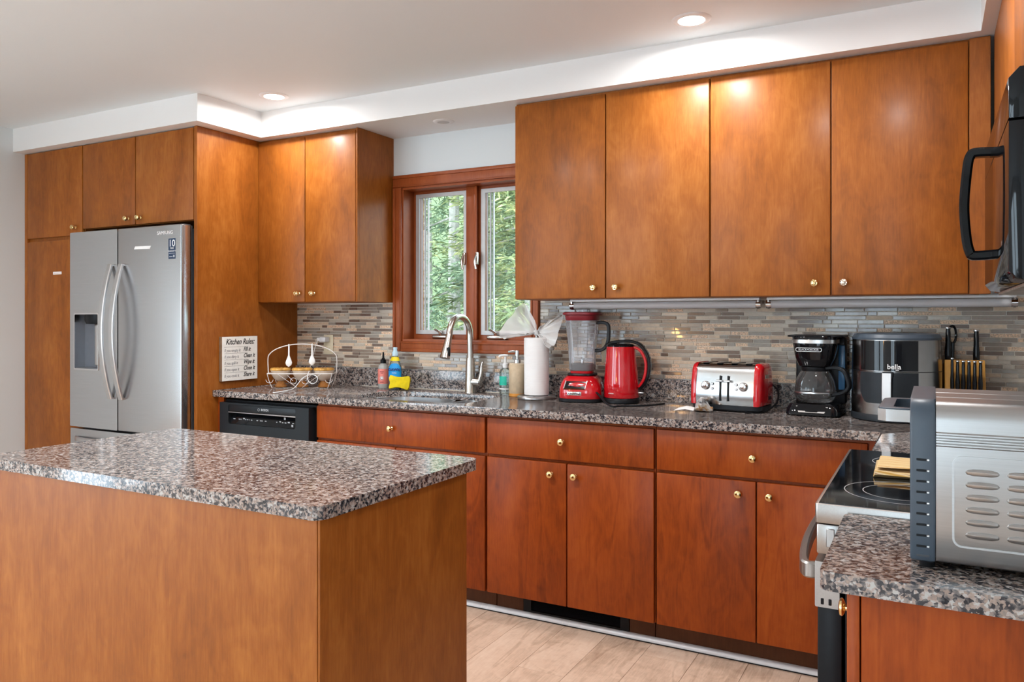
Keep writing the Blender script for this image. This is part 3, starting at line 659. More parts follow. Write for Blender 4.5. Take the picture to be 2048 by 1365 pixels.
# ------------------------------------------------------------------ range
g = thing('range', 'black glass-top stainless electric range set between the worktops', 'range', (3.03, -1.51, 0))
ry0, ry1 = -1.889, -1.1275
bm = BM(); box(bm, 2.735, 3.36, ry0+.004, ry1-.004, .03, .884); obj('body', bm, BLACK, g, smooth=None)
bm = BM(); prism(bm, rr(2.677, 3.365, ry0, ry1, .006, 3), 'z', .886, .926, .002); obj('cooktop_rim', bm, STEELR, g)
GLT = plain('black_ceramic_glass', (.008, .009, .011), .05, coat=.5)
bm = BM(); box(bm, 2.684, 3.355, ry0+.007, ry1-.007, .925, .9272); gl = obj('glass_top', bm, GLT, g, smooth=None)
RING = plain('burner_print', (.42, .42, .43), .4)
for cx, cy, rs in ((2.835, -1.70, (.118, .080)), (2.835, -1.30, (.085,)), (3.14, -1.70, (.085,)), (3.14, -1.30, (.115,))):
    for R in rs:
        bm = BM(); lathe(bm, [(R-.001, .9273), (R+.001, .9273), (R+.001, .92745), (R-.001, .92745), (R-.001, .9273)], (cx, cy, 0), 48, cap0=False, cap1=False); obj('burner_ring', bm, RING, gl, smooth=None)
bm = BM(); box(bm, 2.680, 2.734, ry0+.001, ry1-.001, .822, .8845, .004); cpn = obj('control_fascia', bm, STEELR, g)
bm = BM(); box(bm, 2.699, 2.715, ry0-.0015, ry0+.002, .838, .876, .0012, 1); obj('fascia_rib', bm, STEELR, cpn)
bm = BM(); box(bm, 2.682, 2.729, ry0+.003, ry1-.003, .18, .722, .003); dd = obj('oven_door', bm, BLACK, g)
bm = BM(); plate_with_hole(bm, rr(2.677, 2.7245, .712, .806, .003, 2), rr(2.7035, 2.7095, .718, .731, .002, 2), 'y', ry0+.001, ry0+.004)
box(bm, 2.677, 2.7245, ry0+.004, ry1-.001, .724, .806); obj('door_frame', bm, STEELR, dd, smooth=None)
bm = BM(); box(bm, 2.6885, 2.6945, ry0-.0005, ry0+.0035, .718, .731, .001, 1); box(bm, 2.7035, 2.7095, ry0-.0005, ry0+.0035, .718, .731, .001, 1); obj('vent_slot', bm, BLACK, dd)
bm = BM(); hp = spline([(2.676, ry0+.045, .775), (2.650, ry0+.055, .775), (2.632, ry0+.20, .775), (2.626, -1.51, .775), (2.632, ry1-.20, .775), (2.650, ry1-.055, .775), (2.676, ry1-.045, .775)], 6)
sweep_rect(bm, hp, (0, 0, 1), .034, .018); obj('handle', bm, STEELR, dd)
bm = BM(); box(bm, 2.690, 2.733, ry0+.003, ry1-.003, .04, .175, .003); obj('storage_drawer', bm, BLACK, g)
# folded striped towel on the cooktop
def cloth_mat():
    m, t, b = nt('striped_cloth'); L = t.links.new
    tc = N(t, 'ShaderNodeTexCoord'); wv = N(t, 'ShaderNodeTexWave'); wv.bands_direction = 'Y'; wv.inputs['Scale'].default_value = 14; wv.inputs['Distortion'].default_value = .3
    L(tc.outputs['Object'], wv.inputs['Vector'])
    r_ = ramp(t, [(0, srgb(206, 176, 118)), (.45, srgb(226, 204, 160)), (.6, srgb(160, 104, 60)), (.72, srgb(230, 212, 176)), (1, srgb(196, 150, 70))], wv.outputs['Fac']); L(r_.outputs['Color'], b.inputs['Base Color'])
    n = N(t, 'ShaderNodeTexNoise'); n.inputs['Scale'].default_value = 600; L(tc.outputs['Object'], n.inputs['Vector']); bump(t, b, n.outputs['Fac'], .4, .001)
    b.inputs['Roughness'].default_value = .95; return m
CLOTH = cloth_mat()
bm = BM(); rings = []
for i in range(9):
    u = i/8; x = 2.768+.20*u
    ring = []
    sec = [(-.075, .000), (-.085, .007), (-.080, .014), (-.04, .0165), (.02, .019), (.075, .020), (.088, .014), (.085, .006), (.075, .000)]
    for j, (a, z) in enumerate(sec): ring.append((x+.004*sin(3*a*40+u*5), -1.47+a+.02*u, .9280+z*(1.0+.15*sin(7*u+j))))
    rings.append(ring)
loft(bm, rings)
rings = []
for i in range(7):
    u = i/6; x = 2.775+.18*u
    rings.append([(x, -1.47+a+.02*u, .9475+z*(.8+.2*sin(4*u+a*30))) for a, z in ((-.055, 0), (-.066, .005), (-.05, .010), (.03, .012), (.07, .010), (.074, .004), (.06, 0))])
loft(bm, rings)
tag(obj('dish_towel', bm, CLOTH, loc=(2.86, -1.47, .928)), 'folded beige striped dish cloth lying on the glass cooktop', 'towel')

# ------------------------------------------------------------------ microwave
m_ = thing('microwave', 'black over-the-range microwave with a long curved handle', 'microwave', (3.2, -1.506, 1.378))
my0, my1, mx = -1.886, -1.126, 3.018
bm = BM(); box(bm, mx+.035, XR-.001, my0, my1, 1.380, 1.782, .003); obj('body', bm, BLACKG, m_)
bm = BM(); prism(bm, [(mx+.012, 1.384), (mx+.034, 1.380), (mx+.034, 1.682), (mx, 1.682), (mx, 1.40)], 'y', my0+.002, my1-.002, .003); md = obj('door', bm, BLACKG, m_)
bm = BM(); prism(bm, [(mx, 1.686), (mx+.034, 1.686), (mx+.034, 1.782), (mx+.018, 1.782), (mx, 1.762)], 'y', my0+.002, my1-.002, .002); obj('vent_panel', bm, BLACKG, m_)
hy = -1.615
bm = BM(); hp = [(mx+.002, hy, 1.672), (mx-.040, hy, 1.674), (mx-.052, hy, 1.668), (mx-.058, hy, 1.64), (mx-.064, hy, 1.56), (mx-.060, hy, 1.49), (mx-.053, hy, 1.455), (mx-.044, hy, 1.448), (mx+.002, hy, 1.450)]
sweep_rect(bm, spline(hp, 5), (0, 1, 0), .030, .020); obj('handle', bm, BLACKG, md)
bm = BM(); box(bm, mx+.03, XR-.02, my0+.02, my1-.02, 1.372, 1.3795, .002); un = obj('underside_plate', bm, plain('greasy_metal', (.42, .39, .35), .35, .8, noise=.3), m_)
bm = BM(); 
for k in range(6): box(bm, mx+.06+k*.045, mx+.08+k*.045, -1.6, -1.5, 1.3705, 1.3718, .001, 1)
obj('vent_slot', bm, BLACK, un)

# ------------------------------------------------------------------ toaster oven
t = thing('toaster_oven', 'stainless toaster oven with louvered side and dark front bezel on the short worktop', 'toaster oven', (3.06, -2.06, ZC))
oy0, oy1, oz0, oz1 = -2.222, -1.905, .924, 1.180
def oven_sec(ins, zs=0):
    y0, y1, z0, z1 = oy0+ins, oy1-ins, oz0+ins*.5, oz1-ins
    return y0, y1, z0, z1
bm = BM(); prof = []
y0, y1, z0, z1 = oven_sec(.002)
pts = [(y0+.012, z0), (y0+.003, z0+.004), (y0, z0+.012)]
for z in (1.112, 1.1205, 1.129):                     # stamped ribs on the side
    pts += [(y0, z-.003), (y0-.0022, z-.001), (y0-.0022, z+.001), (y0, z+.003)]
R_ = .030
pts += [(y0+R_-R_*cos(a), z1-R_+R_*sin(a)) for a in [radians(90*k/8) for k in range(9)]]
for k in range(2): yy = y0+.10+.09*k; pts += [(yy-.006, z1), (yy-.003, z1-.002), (yy+.003, z1-.002), (yy+.006, z1)]
pts += [(y1-R_+R_*sin(a), z1-R_+R_*cos(a)) for a in [radians(90*k/8) for k in range(9)]]
pts += [(y1, z0+.012), (y1-.012, z0)]
prism(bm, pts, 'x', 2.8975, 3.27); ob = obj('body', bm, STEELX, t, smooth=25)
bm = BM(); y0, y1, z0, z1 = oven_sec(-.001)
pts = [(y0+.012, z0), (y0+.003, z0+.004), (y0, z0+.014)]+[(y0+.034-.034*cos(a), z1-.034+.034*sin(a)) for a in [radians(90*k/8) for k in range(9)]]+[(y1-.034+.034*sin(a), z1-.034+.034*cos(a)) for a in [radians(90*k/8) for k in range(9)]]+[(y1, z0+.014), (y1-.012, z0)]
prism(bm, pts, 'x', 2.861, 2.8970, .004); fr = obj('front_bezel', bm, BLUEGREY, t, smooth=35)
SIL = plain('bright_slot_metal', (.75, .75, .75), .3, 1)
for k in range(9):
    z = 1.087-k*.0171
    bm = BM(); box(bm, 2.8700, 2.8840, y0-.0006, y0+.002, z-.0018, z+.0018, .0005, 1); sl = obj('vent_slot', bm, BLACK, fr)
    bm = BM(); box(bm, 2.8845, 2.8885, y0-.0008, y0+.002, z-.0019, z+.0015, .0008, 1); obj('slot_tip', bm, SIL, sl)
bm = BM(); box(bm, 2.870, 2.888, y0-.0006, y0+.002, .934, .937); obj('brand_bar', bm, DKGREY, fr, smooth=None)
# louvred field: raised frame ridge and pressed louvres
ys = oy0+.002
bm = BM(); plate_with_hole(bm, rr(2.9195, 3.225, .9545, 1.0965, .014, 6), rr(2.9225, 3.222, .9575, 1.0935, .011, 6), 'y', ys-.0012, ys+.0005); obj('pressed_border', bm, STEELX, ob, smooth=30)
LV = None
for cx_ in range(4):
    for k in range(6):
        x0 = 2.9375+cx_*.0545; z = 1.072-k*.0194
        if LV is None:
            b2 = BM(); rings = []
            for u, hh in ((-.0225, .0010), (-.0200, .0038), (-.012, .0056), (0, .0058), (.012, .0056), (.0200, .0038), (.0225, .0010)):
                rings.append([(u, .0004, -hh*.9), (u, -hh*.35, -hh*.8), (u, -hh*.75, -hh*.2), (u, -hh*.8, hh*.35), (u, -hh*.3, hh*.9), (u, .0004, hh)])
            loft(b2, rings, True, True); LV = finish(b2, STEELX, 'louver', 30)
        inst('louver', LV, ob, (x0+.0225, ys, z))
# handle
hx = 2.812
bm = BM(); path = [(2.861, -2.160), (hx+.012, -2.160), (hx, -2.148), (hx, -1.985), (hx+.014, -1.965), (2.861, -1.965)]
inner = [(2.861, -1.985), (hx+.026, -1.985), (hx+.020, -1.99), (hx+.020, -2.135), (hx+.026, -2.140), (2.861, -2.140)]
prism(bm, path+inner, 'z', 1.136, 1.160, .002); hn = obj('handle', bm, BLUEGREY, fr)
bm = BM(); prism(bm, [(2.8605, -2.1615), (hx+.0113, -2.1615), (hx-.0015, -2.1487), (hx-.0015, -1.985), (hx, -1.985), (hx, -2.148), (hx+.012, -2.1601), (2.8605, -2.1601)], 'z', 1.1375, 1.1575); obj('handle_trim', bm, CHROME, hn, smooth=None)
for x, y in ((2.885, -2.20), (2.885, -1.93), (3.24, -2.20), (3.24, -1.93)):
    bm = BM(); lathe(bm, [(.011, ZC+.0003), (.012, .9255)], (x, y, 0), 14); obj('foot', bm, BLACK, t)

# ------------------------------------------------------------------ under-cabinet tube lights (off)
for x0, x1, lab in ((1.363, 2.256, 'unlit tube light under the cabinet above the blender and toaster'), (2.266, 3.175, 'unlit tube light under the cabinet above the coffee maker')):
    u = thing('tube_light', lab, 'light', ((x0+x1)/2, -.185, 1.345), group='tube lights under the wall cabinets')
    bm = BM(); box(bm, x0+.01, x1-.01, -.205, -.165, 1.386, 1.3965, .002); obj('housing', bm, WHITE, u)
    bm = BM(); cyl(bm, (x0+.025, -.185, 1.368), (x1-.025, -.185, 1.368), .0165, n=20); obj('tube', bm, TUBEG, u)
    bm = BM(); cyl(bm, (x0+.03, -.185, 1.368), (x1-.03, -.185, 1.368), .0075, n=14); obj('lamp_tube', bm, plain('lamp_phosphor', (.72, .68, .66), .4), u)
    for x in (x0+.006, x1-.026):
        bm = BM(); cyl(bm, (x, -.185, 1.368), (x+.020, -.185, 1.368), .0175, n=20); cyl(bm, (x+.006, -.185, 1.368), (x+.014, -.185, 1.368), .020, n=20); ec = obj('end_cap', bm, CHROME, u)
        bm = BM(); box(bm, x+.007, x+.013, -.203, -.167, 1.372, 1.3955, .001, 1); obj('clip', bm, CHROME, ec)

# ------------------------------------------------------------------ outlets
def outlet(name, label, x, z, w_=.072, h=.116):
    o_ = thing(name, label, 'outlet', (x, -.009, z))
    bm = BM(); box(bm, x-w_/2, x+w_/2, -.0135, -.0087, z-h/2, z+h/2, .003); obj('cover_plate', bm, CREAM, o_)
    for dz in (-.027, .027):
        bm = BM(); box(bm, x-.017, x+.017, -.0150, -.0130, z+dz-.015, z+dz+.015, .004); so = obj('socket', bm, CREAM, o_)
        bm = BM(); box(bm, x-.008, x-.006, -.0153, -.0148, z+dz-.001, z+dz+.008); box(bm, x+.006, x+.008, -.0153, -.0148, z+dz-.001, z+dz+.008); box(bm, x-.002, x+.002, -.0153, -.0148, z+dz-.009, z+dz-.005); obj('slot', bm, BLACK, so, smooth=None)
    return o_
outlet('wall_outlet', 'ivory wall outlet with a white charger plugged in, above the wire basket', -.286, 1.152); outlet('wall_outlet', 'ivory wall outlet half hidden behind the red kettle', 1.500, 1.150, .085)
# charger and cable
ch = thing('phone_charger', 'white charger plug with a long looping white cable', 'charger', (-.300, -.03, 1.18))
bm = BM(); box(bm, -.318, -.272, -.058, -.0155, 1.166, 1.196, .005); obj('plug', bm, plain('pale_grey_plastic', (.62, .63, .65), .4), ch)
bm = BM(); box(bm, -.345, -.318, -.050, -.024, 1.172, 1.192, .004); obj('cable_connector', bm, WHITE, ch)
bm = BM(); cpts = spline([(-0.325, -0.037, 1.182), (-0.345, -0.045, 1.167), (-0.347, -0.06, 1.135), (-0.326, -0.1, 1.087), (-0.287, -0.16, 1.038), (-0.197, -0.27, 1.013), (-0.171, -0.31, 0.999), (-0.156, -0.33, 0.976), (-0.141, -0.335, 0.958), (-0.111, -0.34, 0.948), (-0.082, -0.34, 0.96), (-0.075, -0.34, 0.98), (-0.084, -0.345, 0.993), (-0.105, -0.35, 0.998), (-0.137, -0.355, 0.992), (-0.16, -0.365, 0.978), (-0.171, -0.38, 0.957), (-0.181, -0.4, 0.931), (-0.196, -0.415, 0.918), (-0.171, -0.501, 0.918), (-0.16, -0.559, 0.918), (-0.146, -0.598, 0.918), (-0.142, -0.58, 0.918), (-0.157, -0.525, 0.918), (-0.16, -0.479, 0.918)], 6)
tube(bm, cpts, .0022, 6); obj('cable', bm, WHITE, ch)

# ------------------------------------------------------------------ kitchen rules sign (hung on the tall panel)
sg = thing('wall_sign', 'white wooden sign lettered Kitchen Rules on the tall cherry panel', 'sign', (XP+.012, -.475, .963))
sx = XP+.0225; sy0, sy1, sz0, sz1 = -.604, -.350, .963, 1.207
bm = BM(); box(bm, XP+.0005, sx, sy0, sy1, sz0, sz1, .001, 1); obj('board', bm, plain('raw_board_edge', (.24, .16, .10), .8, noise=.2), sg)
bm = BM(); box(bm, sx, sx+.0008, sy0+.001, sy1-.001, sz0+.001, sz1-.001); fc = obj('face', bm, plain('chalk_white', (.86, .86, .83), .7), sg, smooth=None)
INK = plain('black_ink', (.02, .02, .022), .8)
rv, uv = (0, 1, 0), (0, 0, 1); cx = (sy0+sy1)/2; xs = sx+.0012
text('lettering', 'Kitchen Rules:', .044, INK, fc, (xs, cx, 1.177), rv, uv, shear=.35, sx=.80, bold=.0006)
for k, (a, b_) in enumerate((('if you empty it', 'Fill it'), ('if you dirty it', 'Clean it'), ('if you spill it', 'Wipe it'), ('if you open it', 'Close it'), ('if you cook it', 'Share it'))):
    z = 1.130-k*.0352
    text('lettering', a, .024, plain('grey_ink', (.22, .22, .23), .8), fc, (xs, sy0+.016, z), rv, uv, align='LEFT', sx=.80, shear=.1)
    text('lettering', b_, .033, INK, fc, (xs, sy0+.150, z+.004), rv, uv, align='LEFT', sx=.78, shear=.35, bold=.0005)
    bm = BM(); box(bm, xs-.0004, xs, sy0+.016, sy1-.075, z+.0185, z+.0195); obj('rule_line', bm, INK, fc, smooth=None)

# ------------------------------------------------------------------ wire basket with bowls and spoons
BROT = YAW
bk = thing('wire_basket', 'pale wire basket with an arched handle holding three bowls beside the sign', 'basket', (-.245, -.275, ZC), rotz=BROT, local=True)
def ring_path(hx_, hy_, z, r_=.03): return [(u, v_, z) for u, v_ in rr(-hx_, hx_, -hy_, hy_, r_, 5)]
wr = .0022
bm = BM(); tube(bm, ring_path(.185, .070, .085), wr+.0006, 6, True); obj('rim_wire', bm, WHITEW, bk)
bm = BM(); tube(bm, ring_path(.158, .055, .0035), wr, 6, True)
for y in (-.03, 0, .03): tube(bm, [(-.158, y, .0035), (.158, y, .0035)], .0016, 6)
obj('base_wire', bm, CHROME, bk)
bm = BM(); arch = [(-.192, 0, .085), (-.195, 0, .15)]+[(-.195*cos(radians(a)), 0, .165+.083*sin(radians(a))) for a in range(10, 171, 10)]+[(.195, 0, .15), (.192, 0, .085)]
tube(bm, spline(arch, 3), .0030, 8); obj('arch_handle', bm, WHITEW, bk)
bm = BM()
for x in (-.18, .18):
    for y in (-.062, .062): tube(bm, [(x, y, .085), (x*.95, y*.92, .045), (x*.86, y*.83, .0035)], .0020, 6)
obj('corner_wire', bm, WHITEW, bk)
bm = BM()
for s_ in (-1, 1): tube(bm, [(s_*.12, -.070, .083), (s_*.015, -.060, .008)], .0014, 6); tube(bm, [(s_*.065, -.069, .076), (s_*.035, -.064, .045)], .0014, 6)
for cx_, cz in ((-.032, .045), (.032, .045)):
    tube(bm, [(cx_+.017*cos(a), -.066, cz+.017*sin(a)) for a in [2*pi*k/18 for k in range(18)]], .0014, 6, True)
for s_ in (-1, 1): tube(bm, [(s_*(.165-.02*cos(a)), -.067, .052+.018*sin(a)) for a in [pi+pi*k/12 for k in range(13)]], .0014, 6)
obj('scroll_wire', bm, WHITEW, bk)
Rb = Matrix.Rotation(BROT, 3, 'Z')
for k, (xx, wl) in enumerate(((-.122, 'at the sign end of'), (0, 'in the middle of'), (.122, 'at the outlet end of'))):
    p = Rb @ Vector((xx, 0, 0))
    bl = thing('ceramic_bowl', 'cream ceramic bowl with golden crust top '+wl+' the wire basket', 'bowl', (-.245+p.x, -.275+p.y, ZC+.0065), group='bowls in the wire basket', local=True)
    bm = BM(); lathe(bm, [(.036, 0), (.037, .004), (.030, .014), (.022, .028), (.018, .036)], n=24); obj('foot', bm, AMBER, bl)
    bm = BM(); lathe(bm, [(.016, .033), (.026, .037), (.040, .050), (.051, .070), (.0555, .094), (.052, .094), (.045, .068), (.03, .05), (.0, .046)], n=32, cap1=False); obj('cup', bm, CREAMC, bl)
    bm = BM(); rings = []
    for rr_, hh in ((.045, .093), (.056, .0935), (.0580, .098), (.055, .104), (.050, .107), (.030, .106), (.001, .105)):
        rings.append([((rr_+(.0016*sin(14*a) if rr_ > .04 else 0))*cos(a), (rr_+(.0016*sin(14*a) if rr_ > .04 else 0))*sin(a), hh+(.0014*sin(14*a+1) if hh > .097 else 0)) for a in [2*pi*i/56 for i in range(56)]])
    loft(bm, rings); obj('crust_lid', bm, CRUST, bl)
for xx, ln, wl in ((-.075, .128, 'against the dark wood panel'), (.056, .122, 'against the mosaic tiles')):
    p = Rb @ Vector((xx, -.004, 0))
    az = .165+.083*sin(math.acos(max(-1, min(1, abs(xx)/.195))))
    sp = thing('hanging_spoon', 'white ceramic spoon hanging from the basket arch '+wl, 'spoon', (-.245+p.x, -.275+p.y, ZC+az+.006), rotz=BROT, group='spoons on the basket', local=True)
    bm = BM(); rings = []
    for u in [i/16 for i in range(17)]:
        z = -ln*u; w_ = (.0042+.0012*u) if u < .5 else .0050+.0150*math.sin(pi*min(1, (u-.5)/.5*.60+.0))**1.3
        if u > .80: w_ = .0188*math.sqrt(max(.004, 1-((u-.80)/.2)**2))
        th_ = .0022+.003*(u > .6)*sin(pi*(u-.6)/.4)
        rings.append([(w_*cos(a), th_*sin(a)-(.004*u), z) for a in [2*pi*i/14 for i in range(14)]])
    loft(bm, rings); obj('spoon_body', bm, WHITE, sp)
    bm = BM(); tube(bm, [(.0035*cos(a), -.0025, -.004+.0035*sin(a)) for a in [2*pi*i/14 for i in range(14)]], .0014, 6, True); obj('hang_ring', bm, WHITE, sp)

# ------------------------------------------------------------------ bottles at the sink
def lab_mat(name, base): return plain(name, base, .45, noise=.03)
b = thing('soap_bottle', 'small pink-labelled soap bottle with a black spout cap, beside the blue dish soap', 'bottle', (.160, -.062, ZC))
x, y = .160, -.062
bm = BM(); lathe(bm, [(.026, .0005), (.029, .006), (.030, .02), (.030, .112), (.026, .126), (.016, .138), (.014, .142)], (x, y, ZC), 28); bo = obj('body', bm, PINKP, b)
bm = BM(); lathe(bm, [(.0303, .026), (.0305, .028), (.0305, .108), (.0303, .110)], (x, y, ZC), 28, cap0=False, cap1=False); la = obj('label_wrap', bm, lab_mat('coral_label', srgb(236, 138, 126)), bo)
bm = BM(); lathe(bm, [(.016, .140), (.016, .158), (.010, .164), (.006, .172), (.005, .198), (.004, .202), (.0, .203)], (x, y, ZC), 20); obj('spout_cap', bm, BLACK, b)
LDIR = Vector((sin(YAW)*.75, -cos(YAW), 0)).normalized(); LR = Vector((-LDIR.y, LDIR.x, 0))
def front_disk(bm, c0, R, rad, zc, off, n=18):
    pass
cpos = Vector((x, y, 0))+LDIR*.0312
bm = BM(); cyl(bm, (cpos.x, cpos.y, ZC+.058), (cpos.x+LDIR.x*.0006, cpos.y+LDIR.y*.0006, ZC+.058), .011, n=20); em = obj('emblem', bm, WHITE, la)
bm = BM(); cc = cpos+LDIR*.0008; tube(bm, [(cc.x+LR.x*.008*cos(a), cc.y+LR.y*.008*cos(a), ZC+.058+.008*sin(a)) for a in [2*pi*i/18 for i in range(18)]], .0011, 5, True); obj('emblem_ring', bm, lab_mat('maroon_print', (.30, .03, .05)), em)
bm = BM(); p1 = cpos-LR*.011; 
for dz, w_ in ((.094, .022), (.086, .014), (.036, .02)):
    a0, a1 = cpos-LR*w_/2, cpos+LR*w_/2
    sweep_rect(bm, [(a0.x, a0.y, ZC+dz), (a1.x, a1.y, ZC+dz)], (0, 0, 1), .004, .001)
obj('label_print', bm, lab_mat('maroon_print', (.35, .05, .06)), la)

b = thing('dish_soap_bottle', 'clear dish soap bottle with a bright blue label reading DAWN behind the sponge', 'bottle', (.262, -.088, ZC))
x, y = .262, -.088
bm = BM(); lathe(bm, [(.036, .0005), (.040, .006), (.041, .03), (.0405, .09), (.041, .115), (.036, .135), (.027, .158), (.021, .172), (.0155, .186), (.015, .192)], (x, y, ZC), 30, sy=.72); bo = obj('body', bm, CLEARP, b)
bm = BM(); lathe(bm, [(.037, .003), (.0385, .03), (.038, .070), (.0, .0705)], (x, y, ZC), 26, sy=.70); obj('soap_fill', bm, plain('deep_blue_soap', (.005, .035, .22), .15), bo)
bm = BM()
rings = []
for z, a0 in ((.040, .55), (.05, .9), (.07, 1.15), (.10, 1.2), (.122, 1.05), (.138, .75), (.145, .35)):
    Rr = .0418 if z < .118 else .0418-(z-.118)*.30
    base = math.atan2(LDIR.y, LDIR.x)
    rings.append([(x+Rr*cos(base+a0*u), y+Rr*.72*sin(base+a0*u), ZC+z) for u in [-1+2*i/12 for i in range(13)]])
loft(bm, rings, False, False, closed=False); la = obj('label_front', bm, lab_mat('cyan_label', srgb(20, 150, 222)), bo)
bm = BM(); lathe(bm, [(.0300, .158), (.0255, .168), (.0205, .180)], (x, y, ZC), 26, sy=.76, cap0=False, cap1=False); obj('neck_label', bm, lab_mat('yellow_label', srgb(240, 214, 20)), bo)
bm = BM(); lathe(bm, [(.0165, .186), (.0165, .204), (.012, .210), (.011, .222), (.0125, .226), (.012, .232), (.0, .233)], (x, y, ZC), 22); obj('cap', bm, lab_mat('pale_blue_cap', srgb(190, 220, 235)), b)
fp = Vector((x, y, 0))+Vector((cos(math.atan2(LDIR.y, LDIR.x))*.042, sin(math.atan2(LDIR.y, LDIR.x))*.72*.042, 0))+LDIR*.003
text('lettering', 'DAWN', .021, lab_mat('navy_print', (.01, .02, .16)), la, (fp.x, fp.y, ZC+.110), LR, (0, 0, 1), bold=.0006)
text('lettering', 'ULTRA', .008, WHITE, la, (fp.x, fp.y, ZC+.092), LR, (0, 0, 1))
bm = BM(); q_ = fp-LR*.022-LDIR*.004
sweep_rect(bm, spline([(q_.x, q_.y, ZC+.045), (q_.x-LR.x*.004, q_.y-LR.y*.004, ZC+.062), (q_.x+LR.x*.002, q_.y+LR.y*.002, ZC+.078)], 3), LR, .010, .0016); obj('label_print', bm, lab_mat('yellow_print', srgb(244, 208, 40)), la)

sp = BM(); ol = [(-.050, -.036), (-.046, .0), (-.053, .036), (-.02, .031), (.015, .031), (.055, .038), (.060, .0), (.053, -.036), (.02, -.027), (-.015, -.027)]
oo = []
for i in range(len(ol)):
    a_, b_ = Vector(ol[i]), Vector(ol[(i+1) % len(ol)])
    oo += [tuple(p) for p in [v_.to_2d() for v_ in spline([(*ol[i-1], 0), (*a_, 0), (*b_, 0), (*ol[(i+2) % len(ol)], 0)], 4)[4:8]]]
prism(sp, oo, 'y', -.010, .012, .003)
spo = obj('sponge', sp, plain('yellow_sponge', srgb(232, 206, 30), .95, noise=.12), smooth=40)
spo.location = (.330, -.145, ZC+.0425); spo.rotation_euler = (radians(-14), radians(4), YAW*.8); tag(spo, 'yellow curved sponge leaning against the blue dish soap', 'sponge')

b = thing('pump_bottle', 'clear soap bottle with white pump and teal label behind the sink', 'bottle', (.958, -.085, ZC))
x, y = .958, -.085
bm = BM(); lathe(bm, [(.028, .0005), (.031, .005), (.0315, .02), (.0315, .115), (.027, .130), (.014, .140), (.013, .143)], (x, y, ZC), 28); bo = obj('body', bm, CLEARP, b)
bm = BM(); base = math.atan2(LDIR.y, LDIR.x); rings = [[(x+.0319*cos(base+u), y+.0319*sin(base+u), ZC+z) for u in [-1.2+1.5*i/10 for i in range(11)]] for z in (.052, .098)]
loft(bm, rings, False, False, closed=False); obj('label_front', bm, lab_mat('teal_label', srgb(40, 186, 160)), bo)
bm = BM(); lathe(bm, [(.0317, .030), (.0319, .031), (.0319, .036), (.0317, .037)], (x, y, ZC), 28, cap0=False, cap1=False); obj('label_band', bm, WHITE, bo)
bm = BM(); lathe(bm, [(.015, .140), (.0155, .160), (.009, .166), (.006, .170), (.006, .196)], (x, y, ZC), 20); cyl(bm, (x, y, ZC+.005), (x, y, ZC+.142), .0035, n=8); obj('pump_collar', bm, WHITE, b)
bm = BM(); sweep_rect(bm, [(x+.012, y+.004, ZC+.203), (x-.006, y-.004, ZC+.205), (x-.022, y-.012, ZC+.202), (x-.030, y-.016, ZC+.196)], (.45, -.85, 0), .016, .011); obj('pump_head', bm, WHITE, b)

b = thing('pump_bottle', 'sand-coloured stone dispenser with chrome pump beside the paper towels', 'bottle', (1.045, -.120, ZC))
x, y = 1.045, -.120
bm = BM(); lathe(bm, [(.041, .016), (.0425, .018), (.0425, .150), (.0395, .163), (.030, .168), (.001, .169)], (x, y, ZC), 32); obj('body', bm, STONE, b)
bm = BM(); lathe(bm, [(.040, .0005), (.0425, .003), (.0425, .016), (.041, .0175)], (x, y, ZC), 32); obj('base_band', bm, plain('amber_band', srgb(206, 140, 60), .35), b)
bm = BM(); lathe(bm, [(.017, .168), (.017, .184), (.012, .186), (.006, .188), (.006, .215)], (x, y, ZC), 20); cyl(bm, (x, y, ZC+.205), (x, y, ZC+.232), .011, n=18); obj('pump_collar', bm, CHROME, b)
bm = BM(); tube(bm, [(x, y, ZC+.224), (x-.02, y-.008, ZC+.226), (x-.042, y-.018, ZC+.223)], .005, 8); obj('pump_spout', bm, CHROME, b)

# ------------------------------------------------------------------ paper towel holder
p_ = thing('paper_towel_holder', 'white paper towel roll on a steel stand, tied with a clear plastic bow', 'paper towels', (1.176, -.165, ZC))
x, y = 1.176, -.165
bm = BM(); lathe(bm, [(.092, .0005), (.096, .004), (.096, .010), (.090, .016), (.03, .018), (.0, .018)], (x, y, ZC), 40); obj('base_plate', bm, STEEL, p_)
def towel_mat():
    m, t, b = nt('embossed_paper'); L = t.links.new; tc = N(t, 'ShaderNodeTexCoord'); wv = N(t, 'ShaderNodeTexWave'); wv.bands_direction = 'Z'; wv.inputs['Scale'].default_value = 60; wv.inputs['Distortion'].default_value = 1.0
    L(tc.outputs['Object'], wv.inputs['Vector']); bump(t, b, wv.outputs['Fac'], .25, .0015); b.inputs['Base Color'].default_value = (.80, .79, .79, 1); b.inputs['Roughness'].default_value = .95; return m
bm = BM(); lathe(bm, [(.058, .0185), (.0605, .021), (.0615, .295), (.058, .299), (.020, .299), (.0195, .285)], (x, y, ZC), 40); obj('paper_roll', bm, towel_mat(), p_)
bm = BM(); cyl(bm, (x, y, ZC+.018), (x, y, ZC+.325), .006); obj('rod', bm, STEEL, p_)
fwv = Vector((cos(YAW), sin(YAW), 0)); dpt = Vector((sin(YAW), -cos(YAW), 0))
def wing(pts, th=.0015):
    """fan of crumpled film: list of (u, z, d) edge points around a knot"""
    bm = BM(); k = Vector((x, y, ZC+.322)); rg = random.Random(11); rows_ = []
    ed = spline([(u, d, z) for u, z, d in pts], 5)
    for i in range(7):
        s = (i/6)**.85
        rows_.append([k+(fwv*(e.x*s)+dpt*(e.y*s+.012*s*sin(j*.9)*(.3+s)))+Vector((0, 0, e.z*s+.004*sin(j*1.7+i))) for j, e in enumerate(ed)])
    loft(bm, rows_, False, False, closed=False)
    return bm
